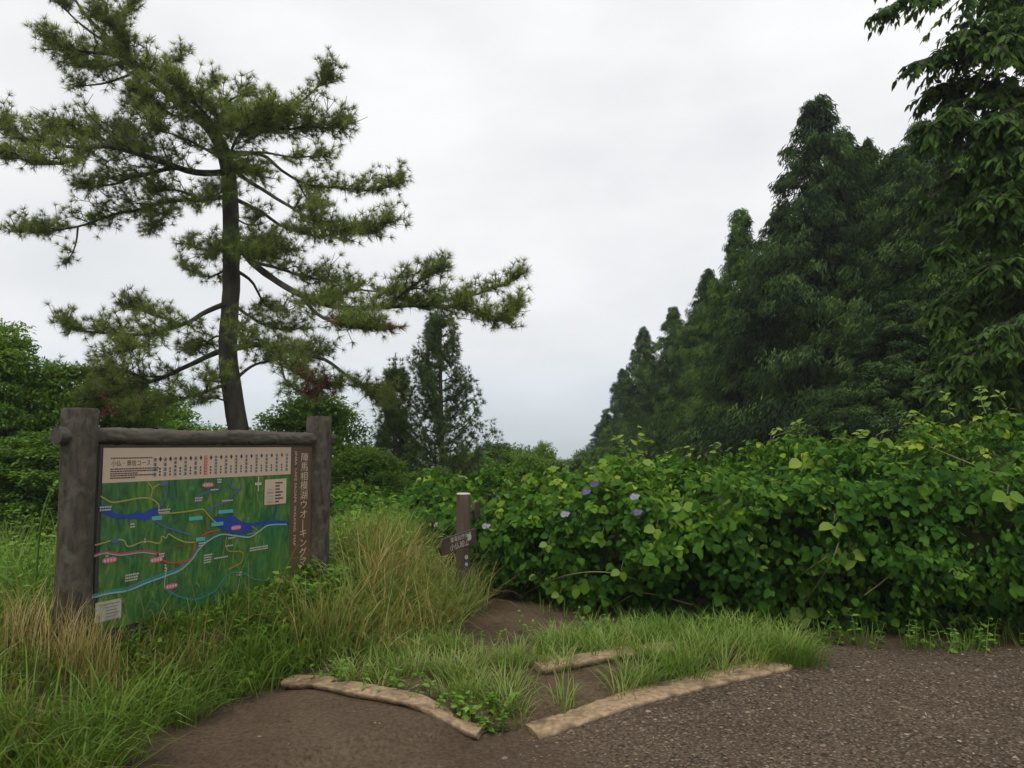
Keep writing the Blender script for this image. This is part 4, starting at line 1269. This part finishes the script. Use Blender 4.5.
def hedge_at(px, py):
    """nearest hedge surface along the sight line of a photograph spot"""
    best, bd = None, 9
    u = np.linspace(6.2, 10, 60)
    q = np.array([P(px, py, c) for c in u])
    for aa in np.linspace(.02, .75, 60):
        h, nr = hedge_pt(q[:, 0], np.full(60, aa))
        d = np.linalg.norm(h - q, axis=1)
        i = d.argmin()
        if d[i] < bd: bd, best = d[i], (h[i], nr[i])
    return best[0] + best[1] * .10, best[1]


def spray_leaf(c, d, L, nm, w=.9, tpl=T_ROUND):
    leaves(spray, np.array([c]) - ho, np.array([d]), np.array([nm]), L, L * w, tpl)


for px, py, L in ((845, 552, .15), (800, 604, .14), (1000, 500, .13), (830, 528, .12), (620, 570, .10), (600, 537, .10), (537, 572, .09), (548, 545, .08), (680, 510, .12), (640, 470, .14), (655, 530, .10), (560, 590, .09), (800, 470, .12), (880, 445, .13)):
    c, nr = hedge_at(px, py)
    for k in range(3 if L > .1 else 2):
        a = (k - 1) * 1.15 + rng.uniform(-.2, .2)
        d = nz(np.array([math.sin(a), -.25, -.5 * math.cos(a) - .15]))
        spray_leaf(c + d * .02, d, L * rng.uniform(.8, 1.05), nz(np.array([0.1, -.75, .65]) + .2 * rng.normal(size=3)))
    stem = MB()
    tube(stem, resample([c - ho, c + nr * -.05 + [.03, 0, .1] - ho, c - nr * .35 + [.06, 0, .16] - ho], 6), .004, 4, cap=False)
    stem.build('vine_stem', M['vine_stem'], hedge)
# upright sprigs along the crest
for px, py, hgt in ((634, 452, .30), (628, 458, .26), (640, 462, .2), (798, 424, .10), (690, 448, .12), (770, 432, .12), (720, 446, .1), (845, 430, .1), (905, 418, .14), (950, 408, .2), (985, 404, .22), (1015, 402, .2), (920, 412, .15), (560, 478, .12), (500, 492, .1), (470, 500, .12), (600, 468, .12), (880, 425, .1)):
    c, nr = hedge_at(px, py + 14)
    c = c - np.array([0, 0, .06])
    tp = c + np.array([rng.normal() * .05, rng.normal() * .05, hgt + .08])
    tp = tp + np.array([rng.normal() * .09, rng.normal() * .05, -.05 * rng.random()])
    q = resample([c, (c + tp) / 2 + [rng.normal() * .04, 0, 0.02], tp], 10)
    stem = MB()
    tube(stem, q - ho, np.linspace(.006, .002, 10), 4, cap=False)
    stem.build('vine_stem', M['vine_stem'], hedge)
    for j in range(2, 10, 1 if hgt > .18 else 2):
        for sg in (-1, 1):
            if rng.random() < .3: continue
            d = nz(np.array([sg * .8 + .3 * rng.normal(), rng.normal() * .6, .1 + .45 * rng.normal()]))
            leaves(spray, np.array([q[j]]) - ho, np.array([d]), np.array([nz(np.array([0, -.5, .8]) + .3 * rng.normal(size=3))]), rng.uniform(.045, .10), rng.uniform(.03, .055), T_LANCE)
# yellowish hanging raceme and a ferny spray
for px, py in ((756, 515), (755, 530), (760, 545), (752, 555), (763, 560), (748, 540), (757, 565)):
    c, nr = hedge_at(px, py)
    for k in range(4):
        d = nz(np.array([rng.normal() * .7, -.3, -.3 + .4 * rng.normal()]))
        spray_leaf(c, d, rng.uniform(.035, .06), nz(np.array([0, -.7, .6]) + .3 * rng.normal(size=3)), .7)
for px, py, sx in ((965, 572, -1), (942, 614, 1)):
    c, nr = hedge_at(px, py)
    for k in range(7):
        for sg in (-1, 1):
            d = nz(np.array([sx * .55, -.2, sg * .6 - .25]) + .25 * rng.normal(size=3))
            leaves(spray, np.array([c + np.array([sx * .035 * k, -.02, .012 * k - .02])]) - ho, np.array([d]), np.array([nz(np.array([0, -.6, .7]))]), .07 - .004 * k, .028, T_LANCE, np.array([.1]))
spray.build('pale_sprays', M['lime_leaf'], hedge)
# bare vine stems
for pts in ([(800, 600), (825, 565), (835, 545)], [(790, 575), (815, 560), (832, 553)], [(520, 595), (560, 575), (600, 570), (640, 575)], [(860, 590), (880, 575), (895, 560)], [(1000, 485), (960, 470), (930, 455)], [(770, 430), (775, 424), (788, 426)],
            [(830, 428), (842, 420), (848, 430)], [(500, 610), (520, 590), (535, 570)], [(610, 600), (640, 590), (690, 600)]):
    w = np.array([hedge_at(*p)[0] for p in pts])
    stem = MB()
    tube(stem, resample(w - ho, 14), .006, 5, cap=False)
    stem.build('vine_stem', M['vine_stem'], hedge)


def flower(px, py, m, sz=.034):
    c, nr = hedge_at(px, py)
    mb = MB()
    for k in range(9):
        a = k * 2.4
        o = np.array([math.cos(a), -.15, math.sin(a) * .55]) * sz * math.sqrt((k + .5) / 9)
        for j in range(4):
            b = j * math.pi / 2 + k
            d = nz(np.array([math.cos(b), -.3, math.sin(b)]))
            leaves(mb, np.array([c + o - ho]), np.array([d]), np.array([[0, -1, .3]]), .020, .018, T_DIAMOND)
    tag(mb.build('flower_head', M[m], hedge), None)


for px, py, m in ((585, 497, 'purple'), (593, 494, 'purple'), (635, 518, 'purple'), (540, 507, 'purple'), (409, 543, 'purple'), (419, 549, 'purple'), (564, 520, 'white_petal'), (633, 503, 'white_petal'), (438, 528, 'white_petal'), (486, 529, 'white_petal')):
    flower(px, py, m)


# ------------------------------------------------------------------ grass
def roots(n, xlo, xhi, ylo, yhi, test):
    x = rng.uniform(xlo, xhi, n)
    y = rng.uniform(ylo, yhi, n)
    k = test(x, y)
    x, y = x[k], y[k]
    return np.stack([x, y, height(x, y) - .01], -1)


gm, dm = MB(), MB()
U = lambda a, b, n: rng.uniform(a, b, n)


def clumped(n, test, box_, size, per):
    """tussocks: centres that pass the test, blades round each"""
    c = roots(n, *box_, test)
    k = len(c)
    off = rng.normal(size=(k, per, 2)) * size
    q = c[:, None, :2] + off
    x, y = q[..., 0].ravel(), q[..., 1].ravel()
    az = np.arctan2(off[..., 1], off[..., 0]).ravel() + rng.normal(size=k * per) * .8
    return np.stack([x, y, height(x, y) - .01], -1), az, np.repeat(rng.random(k), per)


# bank below and beside the board
bank = lambda x, y: (x < xe(y) - .02 + .10 * noise(np.stack([x, y, 0 * x], -1), 2.5)) & (x > -4.6)
p, az, tr_ = clumped(900, bank, (-4.6, -.4, 2.6, 7.4), .07, 26)
n = len(p)
low = np.interp(p[:, 1], [3, 5.2, 7], [1, .8, .7])
L = U(.24, .68, n) * low
L = L * np.where((p[:, 0] > -2.6 + (p[:, 1] - 4.8) * .475 - .05) & (p[:, 0] < -2.6 + (p[:, 1] - 4.8) * .475 + .55), .5, 1)
blades(gm, p, np.where(rng.random(n) < .5, az, U(-2.2, .5, n)), L, U(.005, .0125, n), U(.05, .8, n), U(1.1, 2.5, n), (.55 * tr_ + .45 * rng.random(n)).clip(0, 1))
# dry straw hanging down the bank at lower left and round the left post
straw = lambda x, y: bank(x, y) & (noise(np.stack([x, y, 0 * x], -1), 1.3) > -.25) & (x < -1.95) & (y < 5.4)
p, az, tr_ = clumped(60, straw, (-4.2, -1.9, 3.0, 5.2), .08, 15)
n = len(p)
blades(dm, p, U(-2.4, .2, n), U(.3, .62, n), U(.003, .007, n), U(.1, .5, n), U(1.2, 2.4, n), (.5 * tr_ + .5 * rng.random(n)))
p, az, tr_ = clumped(26, lambda x, y: x < 9, (-2.95, -2.3, 4.45, 4.75), .07, 22)
n = len(p)
blades(dm, p, U(0, 6.28, n), U(.2, .5, n), U(.003, .006, n), U(0, .35, n), U(.3, 1.6, n), (.3 + .7 * rng.random(n)))
und = lambda x, y: (x > -2.6 + (y - 4.8) * .475 + .04) & (x < -2.6 + (y - 4.8) * .475 + .75) & (x < xe(y))
p, az, tr_ = clumped(420, und, (-2.6, -1.0, 4.6, 7.2), .05, 18)
n = len(p)
blades(gm, p, az, U(.10, .26, n), U(.005, .010, n), U(.1, .8, n), U(.9, 2.2, n), (.4 * tr_ + .4 * rng.random(n)))
# a few straw stalks over the weeds below the panel
p = roots(90, -2.5, -1.3, 4.5, 6.2, bank)
n = len(p)
blades(dm, p, U(-2.6, .6, n), U(.35, .75, n), U(.003, .005, n), U(.1, .4, n), U(.4, 1.7, n), .5 + .5 * rng.random(n))
# tall tawny grass between board and signpost
tall = lambda x, y: (noise(np.stack([x, y, 0 * x], -1), 1.5) > -.55) & (x < np.interp(y, [5.6, 6.5, 7.4, 8.8], [-1.0, -.52, -.30, -.35])) & (x > np.interp(y, [5.6, 6.2, 7.0, 9], [-1.55, -1.35, -1.75, -2.6]))
p, az, tr_ = clumped(215, tall, (-2.7, -.2, 5.7, 8.1), .08, 22)
n = len(p)
tips = blades(dm, p, rng.normal(size=n) * 1.7 + np.where(rng.random(n) < .7, -.5, 3.0), U(.30, .82, n), U(.0035, .0075, n), U(.1, 1.0, n), U(.9, 2.7, n), (.55 * tr_ + .45 * rng.random(n)))
p, az, tr_ = clumped(330, tall, (-2.7, -.2, 5.7, 9.2), .08, 20)
n = len(p)
blades(gm, p, az, U(.3, .62, n), U(.005, .009, n), U(.05, .4, n), U(.6, 1.8, n), .4 + .6 * rng.random(n))
# lush tufts behind the timbers
isl = lambda x, y: (y > np.interp(x, [-1.2, .1, 1.95, 2.2], [5.28, 4.72, 5.88, 6.08])) & (y < np.interp(x, [-1.2, 0, 1, 2.2], [6.2, 6.3, 6.75, 6.7])) & (x < 2.15) & (x > -1.1) \
    & ~((np.abs(x - .33) < .20) & (np.abs(y - 5.15) < .17)) & ~((x > -.35) & (x < .2) & (np.abs(y - 6.15) < .28)) & ~((x > .1) & (x < .95) & (np.abs(y - 5.46 - (x - .17) * .53 + .14) < .10)) & (noise(np.stack([x, y, 0 * x], -1), 2.0) > -.62)
p, az, tr_ = clumped(360, isl, (-1.1, 2.2, 4.6, 6.8), .045, 36)
n = len(p)
L = U(.14, .36, n) * np.interp(p[:, 0], [-1, .3, 1.6], [.8, .85, 1.15])
blades(gm, p, az, L * .92, U(.004, .009, n), U(.1, .85, n), U(1.0, 2.3, n), (.3 + .45 * tr_ + .4 * rng.random(n)).clip(0, 1))
# tuft at the tip of the long timber and fringe along the hedge foot
p, az, tr_ = clumped(10, lambda x, y: x < 99, (1.9, 2.15, 5.75, 5.95), .06, 60)
n = len(p)
blades(gm, p, az, U(.15, .30, n), U(.003, .006, n), U(.1, .6, n), U(.8, 1.9, n), .1 + .5 * rng.random(n))
fr = lambda x, y: np.abs(y - np.interp(x, HX, HB) + .10 + .1 * noise(np.stack([x, y, 0 * x], -1), 2)) < .20
p, az, tr_ = clumped(420, fr, (.2, 7.5, 6.0, 7.4), .06, 16)
n = len(p)
blades(gm, p, az, U(.08, .26, n), U(.004, .008, n), U(.05, .6, n), U(.7, 1.8, n), (.0 + .4 * tr_ + .25 * rng.random(n)).clip(0, 1))
# meadow beyond, to either side and behind the camera's bank
p, az, tr_ = clumped(520, lambda x, y: (x < xe(y) - 1.0), (-9, -1.4, -1.5, 12), .12, 14)
n = len(p)
blades(gm, p, az, U(.25, .6, n), U(.006, .012, n), U(.05, .4, n), U(.6, 1.8, n), (.5 * tr_ + .4 * rng.random(n)))
tag(gm.build('grass', M['grass']), 'green grass tufts on the bank and behind the edging timbers', 'grass', kind='stuff')
tag(dm.build('dry_grass', M['dry']), 'tawny dry grass leaning between the map board and the signpost and down the bank', 'dry grass', kind='stuff')

# ------------------------------------------------------------------ leafy weeds
wm, wsm = MB(), MB()


def weed(c, h, nl, L, w, tpl=T_LANCE, sp=.25):
    lean = np.array([rng.normal() * sp, rng.normal() * sp, 1.0]) * h
    q = resample([c, c + lean * .5 + rng.normal(size=3) * .02, c + lean], nl + 2)
    tube(wsm, q, np.linspace(.005, .002, nl + 2), 4, cap=False)
    t = np.repeat(np.arange(1, nl + 2), 2)
    n = len(t)
    a = t * 1.57 + np.tile([0, math.pi], nl + 1) + rng.normal(size=n) * .3
    d = np.stack([np.cos(a), np.sin(a), .1 + .25 * rng.normal(size=n)], -1)
    sz = L * (1.1 - .5 * t / (nl + 1)) * rng.uniform(.8, 1.2, n)
    leaves(wm, q[t], d, nz(np.array([0, 0, 1.0]) + .3 * rng.normal(size=(n, 3))), sz, sz * w, tpl, (.25 + .5 * rng.random() + .25 * rng.random(n)).clip(0, 1))


def weeds(n, box_, test, hr, nl, Lr, w, tpl=T_LANCE):
    for c in roots(n, *box_, test):
        weed(c, rng.uniform(*hr), nl, rng.uniform(*Lr), w, tpl)


# bright stand left of and behind the left post
weeds(190, (-4.8, -2.75, 4.7, 7.2), lambda x, y: x < 9, (.25, .55), 6, (.07, .12), .42)
weeds(60, (-4.4, -2.85, 4.3, 5.2), lambda x, y: x < 9, (.2, .42), 5, (.06, .10), .45)
# under the panel and at the right post
weeds(480, (-2.5, -1.2, 4.75, 7.0), lambda x, y: (x < xe(y) - .12) & (x > -2.55 + (y - 4.8) * .475), (.04, .13), 4, (.05, .10), .55)
weeds(45, (-1.85, -1.3, 6.0, 7.0), lambda x, y: x > -1.62 + (y - 6.8) * .475, (.14, .32), 5, (.07, .12), .55)
# low round-leaved plants at the foot of the bank and round the tufts
weeds(150, (-1.9, -.2, 4.6, 5.7), lambda x, y: (y > 5.33 - .60 * (x + 1.5)) & (y < 5.33 - .60 * (x + 1.5) + .35), (.04, .14), 3, (.04, .075), .6)
weeds(16, (-.28, .02, 4.62, 4.85), lambda x, y: x < 9, (.06, .16), 4, (.05, .08), .6)
weeds(60, (-.8, 1.9, 5.9, 6.9), lambda x, y: y > 6.1, (.06, .22), 4, (.04, .08), .55)
weeds(110, (1.5, 6.5, 6.2, 6.7), fr, (.08, .3), 4, (.05, .10), .5)
weeds(70, (-2.6, -.5, 7.0, 9.2), lambda x, y: x < 9, (.3, .6), 5, (.07, .12), .5)
wr = empty('weeds', (-2.2, 5.4, float(height(-2.2, 5.4))), 'bright leafy weeds round the map board and along the timbers', 'weeds')
wr['kind'] = 'stuff'
o1 = wm.build('weed_leaves', M['weed'])
o2 = wsm.build('weed_stems', M['green_stem'])
for o in (o1, o2):
    o.parent = wr
    o.matrix_parent_inverse = Matrix.Translation(-Vector(wr.location))

# climbing shoot that leans on the left post
va = [P(38, 548, 5.3), P(42, 520, 5.25), P(49, 495, 5.15), P(60, 482, 5.0), P(72, 476, 4.85)]
v0 = P(34, 600, 5.35)
v0[2] = float(height(v0[0], v0[1]))
vs = empty('vine_shoot', v0, 'single pale green climbing shoot arching on to the left post', 'vine')
mb = MB()
q = resample([v0] + va, 26) - v0
tube(mb, q, np.linspace(.009, .005, 26), 6)
mb.build('stem', M['green_stem'], vs)
mb = MB()
idx = np.arange(3, 25)
n = len(idx) * 3
leaves(mb, np.repeat(q[idx], 3, 0), sph(n) + np.array([0, 0, .2]), sph(n), U(.025, .05, n), U(.015, .028, n), T_LANCE)
mb.build('foliage', M['weed'], vs)

# ------------------------------------------------------------------ damp hilltop air
hm, hnt, hout = mat('damp_air')
hv = nd(hnt, 'ShaderNodeVolumePrincipled', {'Color': (.93, .96, 1, 1), 'Density': .0008, 'Anisotropy': .2})
hnt.links.new(hv.outputs[0], hout.inputs['Volume'])
mb = MB()
box(mb, (-405, -305, -70), (405, 605, 24))
hz = mb.build('haze', hm, smooth=False)
tag(hz, 'thin damp air that pales the far trees', 'haze', kind='stuff')

# ------------------------------------------------------------------ sky, sun, camera
w = bpy.data.worlds.new('World')
scene.world = w
w.use_nodes = True
nt = w.node_tree
for n in list(nt.nodes): nt.nodes.remove(n)
SUN_EL, SUN_AZ = math.radians(66), math.radians(200)
sky = nd(nt, 'ShaderNodeTexSky', sky_type='NISHITA', sun_disc=False, sun_elevation=SUN_EL, sun_rotation=SUN_AZ)
tc = nd(nt, 'ShaderNodeTexCoord')
sp3 = nd(nt, 'ShaderNodeSeparateXYZ', {0: tc.outputs['Generated']})
mp = nd(nt, 'ShaderNodeMapping', {'Vector': tc.outputs['Generated'], 'Scale': (1, 1, 2.2)})
n1 = nd(nt, 'ShaderNodeTexNoise', {'Vector': mp.outputs[0], 'Scale': 3.4, 'Detail': 6.0, 'Roughness': .5})
# overcast: brighter overhead than at the horizon
grad = ramp(nt, nd(nt, 'ShaderNodeMapRange', {0: sp3.outputs[2], 1: -.05, 2: .55}).outputs[0], [(0, (6.3, 7.6, 8.7)), (.3, (8.2, 8.35, 8.5)), (1, (9.1, 9.1, 9.1))])
bl = ramp(nt, n1.outputs[0], [(.34, (.90, .91, .925)), (.5, (.985, .985, .99)), (.66, (1.06, 1.06, 1.06))])
cl = nd(nt, 'ShaderNodeMix', {0: 1.0, 6: grad, 7: bl}, data_type='RGBA', blend_type='MULTIPLY')
n2 = nd(nt, 'ShaderNodeTexNoise', {'Vector': mp.outputs[0], 'Scale': 2.1, 'Detail': 3.0})
lowf = nd(nt, 'ShaderNodeMapRange', {0: sp3.outputs[2], 1: -.02, 2: .07, 3: .95, 4: 0.05})
thin = nd(nt, 'ShaderNodeMath', {0: lowf.outputs[0], 1: n2.outputs[0]}, operation='MULTIPLY', use_clamp=True)
mx = nd(nt, 'ShaderNodeMix', {0: thin.outputs[0], 6: cl.outputs[2], 7: sky.outputs[0]}, data_type='RGBA')
bg = nd(nt, 'ShaderNodeBackground', {'Color': mx.outputs[2], 'Strength': .1})
wo = nd(nt, 'ShaderNodeOutputWorld')
nt.links.new(bg.outputs[0], wo.inputs[0])

sl = bpy.data.lights.new('sun', 'SUN')
sl.energy = 1.5
sl.angle = math.radians(30)
sl.color = (1, .97, .92)
so = bpy.data.objects.new('sun', sl)
COL.objects.link(so)
sd = Vector((math.sin(SUN_AZ) * math.cos(SUN_EL), math.cos(SUN_AZ) * math.cos(SUN_EL), math.sin(SUN_EL)))
so.rotation_euler = sd.to_track_quat('Z', 'Y').to_euler()
so.location = (0, -5, 20)

cam = bpy.data.cameras.new('camera')
cam.sensor_fit = 'HORIZONTAL'
cam.sensor_width = 36
cam.lens = F / 1024 * 36
cam.clip_end = 5000
co = bpy.data.objects.new('camera', cam)
COL.objects.link(co)
co.location = (0, 0, EYE)
co.rotation_euler = (math.pi / 2 + TH, 0, 0)
scene.camera = co

scene.view_settings.view_transform = 'Standard'
scene.view_settings.look = 'None'
scene.view_settings.exposure = 0.12
scene.view_settings.gamma = 1
scene.view_settings.use_curve_mapping = False
cy = scene.cycles
cy.max_bounces = 6
cy.diffuse_bounces = 3
cy.glossy_bounces = 2
cy.transmission_bounces = 4
cy.use_denoising = True
cy.sample_clamp_indirect = 4
